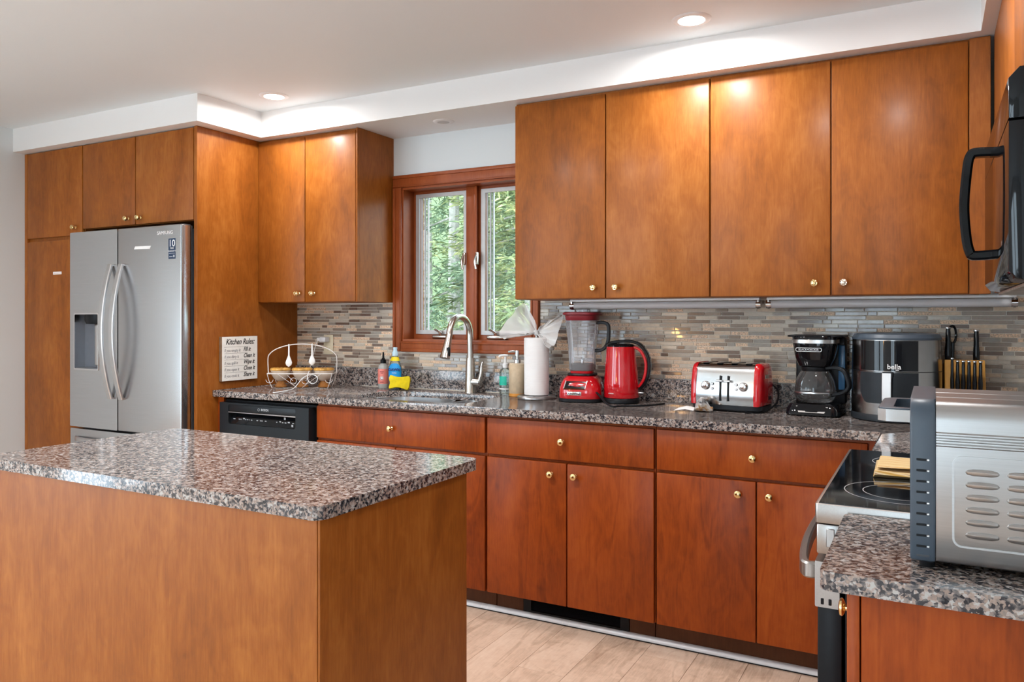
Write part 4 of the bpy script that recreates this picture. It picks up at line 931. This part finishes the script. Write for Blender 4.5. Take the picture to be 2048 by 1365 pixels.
bm = wing([(.000, .040, .01), (-.060, .145, .0), (-.115, .095, .02), (-.180, .010, .03), (-.165, -.028, .03), (-.120, -.010, .04), (-.045, .000, .05)]); obj('bow_wing', bm, BAGP, p_, smooth=60)
bm = wing([(.010, .025, .01), (.060, .060, .0), (.120, .088, .01), (.128, .075, .02), (.105, .000, .04), (.085, -.055, .07), (.050, -.070, .075), (.045, -.060, .07), (.015, -.02, .06)]); obj('bow_wing', bm, BAGP, p_, smooth=60)
bm = BM(); bmesh.ops.create_icosphere(bm, subdivisions=2, radius=.016, matrix=Matrix.Translation((x, y, ZC+.322)))
for v in bm.verts: v.co += Vector((0, 0, .004*sin(v.co.x*400)))
obj('bow_knot', bm, BAGP, p_, smooth=60)

# ------------------------------------------------------------------ blender
b = thing('stand_blender', 'red stand blender with a hazy jar and dark red lid', 'blender', (1.416, -.155, ZC), rotz=.16, local=True)
def sq(hx_, hy_, z, p=4, n=40, cx=0, cy=0):
    out = []
    for i in range(n):
        a = 2*pi*i/n; c_, s_ = cos(a), sin(a)
        out.append((cx+hx_*abs(c_)**(2/p)*(1 if c_ >= 0 else -1), cy+hy_*abs(s_)**(2/p)*(1 if s_ >= 0 else -1), z))
    return out
bm = BM(); loft(bm, [sq(.098, .100, .0005), sq(.104, .106, .004), sq(.104, .106, .016), sq(.100, .102, .018)]); obj('base_pad', bm, BLACK, b)
bm = BM(); loft(bm, [sq(.100, .102, .018), sq(.1015, .1035, .022), sq(.100, .102, .060), sq(.094, .095, .085), sq(.082, .082, .108), sq(.070, .070, .120), sq(.066, .066, .122)]); ba = obj('base', bm, RED, b)
bm = BM(); loft(bm, [sq(.066, .066, .1225, 3), sq(.069, .069, .126, 3), sq(.066, .066, .133, 3), sq(.060, .060, .134, 3)]); obj('collar', bm, BLACK, b)
bm = BM(); loft(bm, [sq(.054, .054, .134, 3), sq(.056, .056, .145, 3), sq(.055, .055, .146, 3)]); obj('jar_seat', bm, RED, b)
bm = BM(); rings = []
for k in range(2):
    pass
prism(bm, [(-.062, .066), (.032, .066), (.040, .099), (-.054, .099)], 'y', -.1015, -.086); 
for v in bm.verts: v.co.y += (v.co.z-.066)*.42+.0
cpn = obj('control_panel', bm, BLACKG, ba, smooth=None)
bm = BM(); sweep_rect(bm, [(-.066, -.1005, .064), (.036, -.1005, .064)], (0, 0, 1), .006, .003); sweep_rect(bm, [(-.066, -.1005, .064), (-.058, -.086, .1015)], (1, 0, 0), .005, .003); sweep_rect(bm, [(.036, -.1005, .064), (.044, -.086, .1015)], (1, 0, 0), .005, .003); obj('panel_trim', bm, CHROME, cpn)
bm = BM()
for u in (-.045, -.03, -.005, .015): box(bm, u, u+.010, -.0975, -.0955, .078, .080)
obj('panel_print', bm, ICO, cpn, smooth=None)
bm = BM(); box(bm, -.048, .020, -.1045, -.1005, .034, .052, .002); bd = obj('badge', bm, CHROME, ba)
text('lettering', 'KitchenAid', .0125, BLACK, bd, (-.014, -.1047, .043), (1, 0, 0), (0, 0, 1), bold=.0003)
bm = BM(); loft(bm, [sq(.058, .058, .146, 3), sq(.060, .060, .150, 3), sq(.062, .062, .195, 3), sq(.0615, .0615, .205, 3), sq(.066, .066, .28, 3), sq(.077, .077, .385, 3)], True, False)
jr = obj('jar', bm, JAR, b)
bm = BM(); loft(bm, [sq(.050, .050, .147, 3), sq(.052, .052, .176, 3), sq(.046, .046, .180, 3)]); obj('blade_housing', bm, DKGREY, jr)
bm = BM(); cyl(bm, (0, 0, .18), (0, 0, .20), .008)
for k in range(4): a = k*pi/2+.4; sweep_rect(bm, [(.006*cos(a), .006*sin(a), .196), (.030*cos(a), .030*sin(a), .196+(.010 if k % 2 else -.004))], (-sin(a), cos(a), 0), .008, .0015)
obj('blades', bm, STEEL, jr)
bm = BM()
for a in (-2.4, -.9, .6, 2.2): cyl(bm, (.052*cos(a), .052*sin(a), .21), (.066*cos(a), .066*sin(a), .37), .0028, n=8)
obj('jar_ribs', bm, JAR, jr)
bm = BM(); loft(bm, [sq(.073, .073, .383, 3), sq(.077, .077, .390, 3), sq(.079, .079, .408, 3), sq(.090, .088, .412, 3), sq(.090, .088, .420, 3), sq(.080, .078, .425, 3)]); ldd = obj('lid', bm, DKRED, b)
bm = BM(); loft(bm, [sq(.036, .036, .4252, 3), sq(.036, .036, .436, 3), sq(.030, .030, .438, 3)]); obj('lid_cap', bm, JAR, ldd)
bm = BM(); sweep_rect(bm, spline([(.068, 0, .372), (.10, 0, .374), (.122, 0, .366), (.128, 0, .34), (.125, 0, .29), (.112, 0, .258), (.090, 0, .243), (.062, 0, .240)], 5), (0, 1, 0), .024, .015); obj('handle', bm, CHAR, b)

# ------------------------------------------------------------------ kettle
k_ = thing('electric_kettle', 'glossy red electric kettle with a black loop handle', 'kettle', (1.612, -.150, ZC), rotz=.10, local=True)
bm = BM(); lathe(bm, [(.078, .0005), (.083, .004), (.084, .018), (.080, .024)], n=40); obj('power_base', bm, BLACK, k_)
bm = BM(); rings = []
for h, rx in ((.026, .080), (.030, .0825), (.10, .080), (.18, .074), (.245, .068), (.262, .066)):
    rings.append([(rx*cos(a)-.004*(h/.26), rx*.95*sin(a), h) for a in [2*pi*i/44 for i in range(44)]])
loft(bm, rings); kb = obj('body', bm, RED, k_)
bm = BM(); rings = []
for h, rx in ((.2622, .0655), (.268, .066), (.274, .058), (.277, .03), (.2775, .001)):
    rings.append([(rx*cos(a)-.004, rx*.95*sin(a), h) for a in [2*pi*i/40 for i in range(40)]])
loft(bm, rings); obj('lid', bm, BLACKG, k_)
bm = BM(); sweep_rect(bm, spline([(-.075, 0, .262), (-.05, 0, .279), (0, 0, .287), (.05, 0, .287), (.093, 0, .268), (.125, 0, .22), (.132, 0, .17), (.122, 0, .115), (.105, 0, .085), (.086, 0, .068)], 5), (0, 1, 0), .030, .014); hk = obj('handle', bm, BLACKG, k_)
bm = BM(); sweep_rect(bm, spline([(.048, 0, .262), (.085, 0, .250), (.110, 0, .212), (.1165, 0, .168), (.107, 0, .115), (.083, 0, .075)], 5), (0, 1, 0), .026, .013); obj('handle_grip', bm, RED, hk)
bm = BM(); box(bm, .075, .105, -.008, .008, .046, .053, .003); obj('switch', bm, STEEL, k_)
text('lettering', 'BODUM', .008, SAMT, kb, (-.03, -.0765, .048), (.93, -.37, 0), (0, 0, 1))
bm = BM(); tube(bm, spline([(-.078, -.03, .010), (-.095, -.09, .050), (-.07, -.13, .045), (-.03, -.175, .018), (.01, -.205, .0045), (.03, -.19, .0045), (.06, -.16, .0045), (.12, -.13, .0045), (.17, -.07, .0045), (.20, -.0, .0045)], 6), .0042, 8); obj('cord', bm, BLACK, k_)

# ------------------------------------------------------------------ toaster
t = thing('toaster', 'four-slice chrome toaster with red end panels', 'toaster', (2.128, -.190, ZC), rotz=-.13, local=True)
hw, dp, H = .125, .088, .205
def tprof(ins=0):
    out = []
    y0, y1, zt = -dp+ins, dp-ins, H-ins
    out += [(y0-.004, .028+ins*.2), (y0-.006, .06), (y0-.002, .12), (y0+.006, zt-.045)]
    out += [(y0+.008+.035*(1-cos(a)), zt-.035+.035*sin(a)) for a in [radians(18*k) for k in range(1, 6)]]
    out += [(-u, v_) for u, v_ in reversed(out)]
    return out
bm = BM(); prism(bm, tprof(.003), 'x', -hw, hw); tb = obj('body', bm, plain('polished_steel', (.46, .455, .45), .16, 1, noise=.02), t, smooth=50)
for s_ in (-1, 1):
    bm = BM(); rings = []
    for u, ins in ((0, .0), (.010, .0), (.020, .003), (.027, .012), (.029, .024)):
        rings.append([(s_*(hw+u), y_, z_) for y_, z_ in tprof(ins)])
    loft(bm, rings); ep = obj('end_panel', bm, RED, t, smooth=50)
    if s_ > 0:
        bm = BM(); box(bm, hw+.0275, hw+.0305, -.03, .02, .142, .158, .001, 1); obj('badge', bm, CHROME, ep)
        bm = BM(); box(bm, hw+.0275, hw+.0305, .015, .045, .05, .066, .001, 1); obj('rating_label', bm, BLACK, ep)
bm = BM(); loft(bm, [sq(hw+.018, dp-.004, .0045, 6), sq(hw+.026, dp+.002, .010, 6), sq(hw+.028, dp+.004, .027, 6), sq(hw+.02, dp-.002, .028, 6)]); obj('base_skirt', bm, CHAR, t)
for sx_ in (-1, 1):
    for sy_ in (-1, 1):
        bm = BM(); lathe(bm, [(.010, .0003), (.011, .006)], (sx_*.11, sy_*.06, 0), 12); obj('foot', bm, BLACK, t)
for x_ in (-.0935, -.0315, .0315, .0935):
    bm = BM(); prism(bm, rr(x_-.013, x_+.013, -.060, .060, .005, 3), 'z', H-.0035, H-.0015); obj('bread_slot', bm, BLACK, tb, smooth=None)
for x_ in (-.017, .017):
    yF = lambda z: -dp-.003+(z-.06)*.055
    bm = BM(); sweep_rect(bm, [(x_, yF(.045)-.0035, .045), (x_, yF(.10)-.0025, .10), (x_, yF(.152)-.001, .152)], (1, 0, 0), .007, .004); ls = obj('lever_slot', bm, BLACK, tb)
    bm = BM(); sweep_rect(bm, [(x_-.013, -dp-.009, .131), (x_+.013, -dp-.009, .131)], (0, 0, 1), .007, .022); obj('lever', bm, STEEL, ls)
for x_ in (-.082, .082):
    bm = BM(); lathe(bm, [(.019, 0), (.019, -.006), (.016, -.014), (.012, -.016), (0, -.016)], (x_, -dp-.001, .108), 28, axis='y'); obj('dial', bm, CHROME, tb)
    for dz in (.096, .116):
        xb = x_+(.030 if x_ < 0 else -.030)
        bm = BM(); lathe(bm, [(.0045, 0), (.0045, -.003), (.0035, -.004), (0, -.004)], (xb, -dp-.0015, dz), 16, axis='y'); bt = obj('button', bm, STEEL, tb)
        bm = BM(); lathe(bm, [(.0045, -.003), (.0056, -.003), (.0056, -.0025), (.0045, -.0025), (.0045, -.003)], (xb, -dp-.0015, dz), 16, axis='y', cap0=False, cap1=False); obj('button_ring', bm, BLACK, bt)
bm = BM(); tube(bm, spline([(-hw-.02, .05, .02), (-hw-.055, .03, .06), (-hw-.058, .0, .10), (-hw-.035, .06, .125)], 6), .004, 8); obj('cord', bm, BLACK, t)
bm = BM(); tube(bm, spline([(hw+.020, .075, .115), (hw+.055, .06, .085), (hw+.058, .02, .035), (hw+.02, -.05, .0045), (hw-.03, -.075-.03, .0045)], 6), .004, 8); obj('cord', bm, BLACK, t)
# crumpled packet in front of the toaster
pk = thing('snack_packet', 'crumpled open foil packet lying in front of the toaster', 'packet', (2.005, -.335, ZC), rotz=.1, local=True)
bm = BM(); rg = random.Random(4)
g_ = [[(-.085+.085*i/5, -.025+.06*j/4+(i/5)*.004*j, .002+.018*sin(i/5*pi*.8)*(.4+.6*sin(j/4*pi))+rg.uniform(0, .003)) for j in range(5)] for i in range(6)]
loft(bm, g_, False, False, closed=False); obj('flap', bm, plain('white_paper_flap', (.72, .71, .70), .6), pk, smooth=80)
bm = BM(); rings = []
for i in range(8):
    u = i/7; rad = .012+.022*sin(pi*min(1, u*1.1+.1))
    rings.append([(.005+.07*u, .008+rad*1.2*cos(a)+.004*sin(i*2), .001+max(0, rad*(1+sin(a)))*.9+rg.uniform(-.001, .002)*(sin(a) > -.9)) for a in [2*pi*k/14 for k in range(14)]])
loft(bm, rings)
def pk_mat():
    m, t, b = nt('printed_foil'); L = t.links.new; tc = N(t, 'ShaderNodeTexCoord'); n = N(t, 'ShaderNodeTexNoise'); n.inputs['Scale'].default_value = 32; n.inputs['Detail'].default_value = 1; L(tc.outputs['Object'], n.inputs['Vector'])
    r_ = ramp(t, [(.3, (.03, .03, .035)), (.42, (.5, .5, .5)), (.55, (.62, .58, .52)), (.64, (.42, .22, .07)), (.75, (.6, .6, .6))], n.outputs['Fac']); L(r_.outputs['Color'], b.inputs['Base Color']); b.inputs['Roughness'].default_value = .25; b.inputs['Metallic'].default_value = .4; return m
obj('wrapper', bm, pk_mat(), pk, smooth=30)

# ------------------------------------------------------------------ coffee maker
c = thing('coffee_maker', 'black drip coffee maker with a glass carafe', 'coffee maker', (2.470, -.155, ZC), rotz=-.06, local=True)
bm = BM(); loft(bm, [sq(.100, .105, .0005, 6, cy=-.02), sq(.106, .112, .006, 6, cy=-.02), sq(.102, .106, .030, 6, cy=-.02), sq(.092, .096, .048, 6, cy=-.016)]); cb = obj('base', bm, BLACKG, c)
bm = BM(); box(bm, -.092, .105, .030, .085, .04, .318, .010); tw = obj('tower', bm, BLACK, c)
bm = BM(); loft(bm, [sq(.062, .060, .200, 3, cy=-.035), sq(.076, .072, .235, 3, cy=-.035), sq(.086, .080, .290, 3, cy=-.03), sq(.088, .082, .318, 3, cy=-.03), sq(.084, .078, .324, 3, cy=-.03)]); bs = obj('brew_basket', bm, BLACKG, c)
bm = BM(); rings = [sq(.0878, .0818, z, 3, cy=-.0305) for z in (.293, .2935)]+[sq(.0888, .0828, z, 3, cy=-.0305) for z in (.294, .308)]+[sq(.0875, .081, .3085, 3, cy=-.0305)]
loft(bm, rings, False, False); obj('steel_band', bm, STEELX, bs)
bm = BM(); prism(bm, rr(-.105, .112, -.09, .088, .03, 4), 'z', .3185, .326, .002); obj('lid', bm, BLACK, c)
text('lettering', 'BLACK+DECKER', .0105, ICO, bs, (-.012, -.115, .268), (1, 0, 0), (0, 0, 1), bold=.0003)
bm = BM(); plate_with_hole(bm, rr(-.062, .038, .260, .276, .006, 4), rr(-.0605, .0365, .2615, .2745, .005, 4), 'y', -.1145, -.1135); obj('badge', bm, STEEL, bs, smooth=None)
bm = BM(); box(bm, .078, .104, .022, .032, .10, .285, .004); obj('water_gauge', bm, plain('blue_gauge', (.03, .10, .20), .25), tw)
bm = BM(); rings = []
CYC = -.045
prof = [(.055, .052), (.066, .056), (.078, .075), (.080, .105), (.074, .140), (.060, .170), (.050, .182), (.049, .190)]
lathe(bm, prof, (0, CYC, 0), 40, cap1=False); ca = obj('carafe', bm, CARAFE, c)
bm = BM(); lathe(bm, [(.0505, .178), (.053, .182), (.053, .196), (.03, .199), (0, .199)], (0, CYC, 0), 32); obj('carafe_lid', bm, BLACK, ca)
bm = BM(); lathe(bm, [(.0805, .090), (.0815, .091), (.0815, .096), (.0805, .097)], (0, CYC, 0), 40, cap0=False, cap1=False); obj('carafe_band', bm, STEEL, ca)
bm = BM(); dirh = Vector((cos(-.35), sin(-.35), 0)); hp = [(.045, .192), (.09, .196), (.125, .185), (.142, .150), (.145, .120), (.120, .098), (.085, .088), (.075, .086)]
sweep_rect(bm, spline([(dirh.x*u, CYC+dirh.y*u, z) for u, z in hp], 5), (-dirh.y, dirh.x, 0), .022, .014); obj('carafe_handle', bm, BLACK, ca)
bm = BM(); prism(bm, [(-.060, .040), (.062, .040), (.050, .016), (-.048, .016)], 'y', -.131, -.118)
for v in bm.verts: v.co.y += (v.co.z-.016)*.55
pn = obj('control_panel', bm, STEELX, cb, smooth=None)
bm = BM(); prism(bm, [(-.028, .0385), (.030, .0385), (.024, .019), (-.022, .019)], 'y', -.1318, -.129)
for v in bm.verts: v.co.y += (v.co.z-.016)*.55
obj('display', bm, BLACKG, pn, smooth=None)

# ------------------------------------------------------------------ air fryer
a_ = thing('air_fryer', 'round black and steel air fryer with a steel drawer handle', 'air fryer', (2.765, -.192, ZC), rotz=.10, local=True)
AR = .160
def arc_ring(r0, z, n=56): return [(r0*cos(2*pi*i/n), r0*sin(2*pi*i/n), z) for i in range(n)]
DSTEEL = plain('dark_steel', (.36, .34, .33), .22, 1, noise=.03)
bm = BM(); loft(bm, [arc_ring(AR-.010, .0005), arc_ring(AR+.002, .004), arc_ring(AR+.003, .022), arc_ring(AR, .028)]); obj('base_ring', bm, CHAR, a_)
bm = BM(); loft(bm, [arc_ring(AR, .0285), arc_ring(AR+.001, .05), arc_ring(AR+.001, .12), arc_ring(AR, .20), arc_ring(AR-.003, .312)]); ab = obj('body', bm, DSTEEL, a_)
bm = BM(); loft(bm, [arc_ring(AR-.002, .3125), arc_ring(AR-.001, .320), arc_ring(AR-.010, .333), arc_ring(AR-.03, .337), arc_ring(.01, .338)]); obj('top_cap', bm, BLUEGREY, a_)
def curved_panel(bm, a0, a1, zfun, z1, r0, th=.003, n=20):
    rings = []
    for i in range(n+1):
        a = a0+(a1-a0)*i/n; zl, zh = zfun(i/n), z1
        rings.append([((r0+q)*cos(a), (r0+q)*sin(a), z) for q, z in ((0, zl), (th, zl), (th, zh), (0, zh))])
    return loft(bm, rings)
FC = -pi/2-.20
bm = BM(); curved_panel(bm, FC-.72, FC+.62, lambda u: .196, .310, AR-.0005, .0025); gp = obj('display_panel', bm, BLACKG, ab, smooth=30)
bm = BM(); curved_panel(bm, FC-.72, FC+.62, lambda u: .072+.03*(max(0, abs(u-.5)*2-.7)/.3)**2*1.4, .190, AR+.0006, .003); dw = obj('drawer_front', bm, CHAR, ab, smooth=30)
bm = BM(); loft(bm, [arc_ring(AR+.0012, .1915), arc_ring(AR+.0016, .192), arc_ring(AR+.0016, .1935), arc_ring(AR+.001, .194)], False, False); obj('seam', bm, BLACK, ab)
ha = FC-.02; hd_ = Vector((cos(ha), sin(ha), 0)); hs = Vector((-hd_.y, hd_.x, 0))
bm = BM(); sweep_rect(bm, [tuple(hd_*(AR+.002)+Vector((0, 0, .183))), tuple(hd_*(AR+.036)+Vector((0, 0, .183)))], hs, .038, .022); sweep_rect(bm, [tuple(hd_*(AR+.030)+Vector((0, 0, .190))), tuple(hd_*(AR+.036)+Vector((0, 0, .085)))], hs, .032, .014); hh_ = obj('handle', bm, CHAR, dw)
bm = BM(); sweep_rect(bm, [tuple(hd_*(AR+.040)+Vector((0, 0, .190))), tuple(hd_*(AR+.044)+Vector((0, 0, .14))), tuple(hd_*(AR+.043)+Vector((0, 0, .070)))], hs, .032, .006); obj('handle_face', bm, STEEL, hh_)
la_ = FC+.10; ld_ = Vector((cos(la_), sin(la_), 0)); text('lettering', 'bella', .026, WHITE, gp, tuple(ld_*(AR+.0030)+Vector((0, 0, .212))), (-ld_.y, ld_.x, 0), (0, 0, 1), bold=.0003)
bm = BM(); curved_panel(bm, la_+.03, la_+.10, lambda u: .1995, .2015, AR+.0018, .001, 4); obj('lettering_bar', bm, WHITE, gp)

# ------------------------------------------------------------------ knife block
kb = thing('knife_block', 'light wood knife block full of black-handled knives in the corner', 'knife block', (3.005, -.115, ZC), rotz=.05, local=True)
bm = BM(); prism(bm, [(-.075, .0005), (.075, .0005), (.085, .15), (.062, .215), (-.045, .235), (-.085, .10)], 'x', -.075, .060, .003); kbo = obj('block', bm, BLOCKW, kb)
bm = BM(); box(bm, -.050, .056, -.098, -.080, .03, .125, .003); obj('step', bm, BLOCKW, kb)
KH = None
def knife(parent_loc, ln, r_, name, label, grp, tilt=0.0):
    e_ = thing(name, label, 'knife', parent_loc, rotz=.05, group=grp, local=True)
    bm = BM(); h = ln
    rings = []
    for u in (0, .08, .25, .55, .82, .95, 1.0):
        wv_ = r_*(1+.18*sin(u*pi*2.2))*(1 if u < .95 else .72); rings.append([(wv_*.75*cos(a), wv_*sin(a)-tilt*u, u*h) for a in [2*pi*i/14 for i in range(14)]])
    loft(bm, rings); hnd = obj('handle', bm, BLACKG, e_)
    bm = BM(); box(bm, -.0009, .0009, -r_*.7, r_*.7, -.055, .001); obj('blade', bm, STEEL, e_, smooth=None)
    bm = BM(); lathe(bm, [(r_*.80, h-.003), (r_*.78, h+.001), (r_*.4, h+.0025), (0, h+.0025)], (0, -tilt, 0), 14); obj('end_cap', bm, STEEL, hnd)
kx, ky = 3.005, -.115
for i in range(5):
    knife((kx-.030+.0185*i, ky-.101-.002*i, ZC+.126), .108, .0090, 'steak_knife', 'black-handled steak knife in the front row of the knife block', 'steak knives in the block', .006)
knife((kx-.048, ky-.100, ZC+.126), .118, .0080, 'honing_rod', 'honing rod with dark handle at the end of the steak knives', None, .006)
knife((kx-.060, ky-.018, ZC+.2335), .125, .0140, 'chef_knife', 'large black-handled knife standing next to the scissors', None)
knife((kx+.036, ky+.012, ZC+.2265), .122, .0140, 'bread_knife', 'single tall black-handled knife in the knife block above the steak knives', None)
sc_ = thing('kitchen_scissors', 'black looped kitchen scissors in the knife block', 'scissors', (kx-.045, ky+.020, ZC+.226), local=True)
bm = BM(); tube(bm, [(.013*cos(a), .0, .105+.035*sin(a)) for a in [2*pi*i/20 for i in range(20)]], .0045, 8, True); cyl(bm, (0, 0, .0), (0, 0, .072), .007, .009, 10); obj('grip', bm, BLACKG, sc_)
bm = BM(); box(bm, -.006, .006, -.0015, .0015, -.05, .002); obj('blade', bm, STEEL, sc_, smooth=None)

# ------------------------------------------------------------------ recessed lights
EMI = plain('lamp_lens', (1, 1, 1), .4, emit=(1, .96, .90), es=9)
OFFL = plain('unlit_lens', (.55, .55, .55), .5); RINGW = plain('white_trim_ring', (.80, .80, .80), .4)
def downlight(x, y, z, R, label, on=True, watts=LAMP_W, grp=None):
    e_ = thing('recessed_light', label, 'light', (x, y, z), group=grp)
    bm = BM(); lathe(bm, [(R-.012, -.0005), (R-.012, -.006), (R-.004, -.007), (R+.010, -.003), (R+.012, -.0003)], (x, y, z), 40, cap0=False, cap1=False); obj('trim_ring', bm, RINGW, e_)
    bm = BM(); lathe(bm, [(R-.0125, -.0020), (R-.0125, -.0045), (.001, -.0055)], (x, y, z), 40); obj('lens', bm, EMI if on else OFFL, e_)
    if on: lamp_disk('lamp', (x, y, z-.012), 2*R, watts, parent=e_, org=(x, y, z))
downlight(-.146, -.590, CEIL, .064, 'lit recessed ceiling light over the dishwasher'); downlight(2.065, -.600, CEIL, .064, 'lit recessed ceiling light over the toaster')
downlight(.656, -.202, SOF, .044, 'small unlit recessed light in the soffit above the window', on=False)
for x, y, lb in ((.80, -1.86, 'lit recessed ceiling light over the fridge end of the island'), (1.28, -2.02, 'lit recessed ceiling light over the range end of the island'), (2.754, -1.215, 'lit recessed ceiling light over the range')): downlight(x, y, CEIL, .064, lb, watts=LAMP_W*(1.8 if x < 2 else 1.2))
for x, y, lb in ((-1.1, -2.4, 'added unseen ceiling light in front of the fridge'), (-.9, -4.3, 'added unseen ceiling light in the open room beside the grey wall'), (1.0, -4.4, 'added unseen ceiling light in the open room above the floor lamp')): downlight(x, y, CEIL, .064, lb)  # unseen downlights added as extra fill light from the ceiling

# warm floor lamp standing in the open room (its glow shows in the tiles)
fl = thing('floor_lamp', 'warm glowing floor lamp standing in the open room behind the island', 'lamp', (.42, -4.35, 0))
x, y = .42, -4.35
bm = BM(); lathe(bm, [(.14, .0005), (.14, .015), (.02, .025)], (x, y, 0), 28); obj('base', bm, BLACK, fl)
bm = BM(); cyl(bm, (x, y, .02), (x, y, 1.42), .011); obj('pole', bm, BLACK, fl)
bm = BM(); cyl(bm, (x, y, 1.09), (x+.14, y, 1.09), .008); cyl(bm, (x, y, 1.42), (x, y, 1.66), .011); obj('cross_arm', bm, BLACK, fl)
AMB = plain('amber_bulb', (.9, .6, .3), .3, emit=(1, .50, .14), es=140)
for dx, z in ((.13, 1.09), (0, 1.655)):
    bm = BM(); lathe(bm, [(.012, .006), (.03, .036), (.036, .066), (.028, .096), (.001, .111)], (x+dx, y, z), 20); obj('bulb', bm, AMB, fl)

# ------------------------------------------------------------------ outside: ground and conifers
bm = BM(); v_ = [bm.verts.new(p) for p in ((-14, .4, -.6), (10, .4, -.6), (10, 3, -.3), (-14, 3, -.3), (10, 14, 5.0), (-14, 14, 5.0))]; bm.faces.new((v_[0], v_[1], v_[2], v_[3])); bm.faces.new((v_[3], v_[2], v_[4], v_[5]))
struct(obj('ground', bm, plain('grassy_bank', srgb(86, 96, 60), .95, noise=.35), smooth=None), 'green bank rising behind the trees outside the window')
def leaf_mat(name, c1, c2, c3):
    m, t, b = nt(name); L = t.links.new; tc = N(t, 'ShaderNodeTexCoord'); n = N(t, 'ShaderNodeTexNoise'); n.inputs['Scale'].default_value = 9; n.inputs['Detail'].default_value = 4; L(tc.outputs['Object'], n.inputs['Vector'])
    r_ = ramp(t, [(.35, c1), (.5, c2), (.66, c3)], n.outputs['Fac']); L(r_.outputs['Color'], b.inputs['Base Color']); b.inputs['Roughness'].default_value = .7
    b.inputs['Subsurface Weight'].default_value = 0; return m
LM = [leaf_mat('sage_needles', srgb(72, 92, 66), srgb(112, 130, 96), srgb(160, 168, 130)), leaf_mat('yellow_green_needles', srgb(74, 88, 52), srgb(122, 130, 80), srgb(172, 164, 110))]
BARK = plain('grey_bark', srgb(150, 142, 132), .9, noise=.3)
def conifer(x, y, z0, h, R, mi, label, seed, nb=95):
    rg = random.Random(seed); e_ = thing('conifer_tree', label, 'tree', (x, y, z0), group='trees outside the window')
    bm = BM(); cyl(bm, (x, y, z0), (x, y, z0+h), .09, .015, 8)
    V, F = [], []
    for k in range(nb):
        u = (k+rg.random())/nb; zz = z0+.10*h+.9*h*u; a = rg.uniform(0, 2*pi); L_ = R*(1-u)**.7*rg.uniform(.7, 1.1)+.12
        d_ = Vector((cos(a), sin(a), 0)); p0 = Vector((x, y, zz)); tip = p0+d_*L_+Vector((0, 0, -.30*L_))
        if k % 3 == 0: cyl(bm, p0, p0.lerp(tip, .9), .012, .004, 5)
        ns = int(30+95*L_)
        for s in range(ns):
            f_ = rg.uniform(.12, 1)**.7; q = p0.lerp(tip, f_)+Vector((rg.gauss(0, .05), rg.gauss(0, .05), rg.gauss(0, .04)))
            sa = a+rg.choice((-1, 1))*rg.uniform(.3, 1.2); ln = rg.uniform(.07, .18); sd = Vector((cos(sa), sin(sa), rg.uniform(-.7, .25))).normalized()
            wd = sd.cross(Vector((rg.uniform(-1, 1), rg.uniform(-1, 1), 1))).normalized()*rg.uniform(.006, .014)
            i0 = len(V); md = q+sd*ln*.5+Vector((0, 0, .01)); V += [q, md+wd, q+sd*ln, md-wd]; F.append((i0, i0+1, i0+2, i0+3))
    obj('trunk', bm, BARK, e_)
    me = bpy.data.meshes.new('foliage'); me.from_pydata([v-Vector((x, y, z0)) for v in V], [], F); me.materials.append(LM[mi])
    o = bpy.data.objects.new('foliage', me); COL.objects.link(o); o.parent = e_; o['kind'] = 'stuff'
conifer(-1.25, 2.9, -.35, 5.2, 1.25, 0, 'sage green conifer outside the window sash nearer the fridge', 1, 120)
conifer(-.25, 2.6, -.4, 4.6, 1.1, 1, 'yellow-green conifer outside the window sash nearer the paper towels', 2, 120)
conifer(-2.6, 4.4, .2, 6.0, 1.5, 1, 'tall pale conifer further back on the bank', 3, 110)
conifer(-1.1, 5.0, .4, 6.0, 1.5, 0, 'broad sage conifer at the back of the bank', 4, 110)
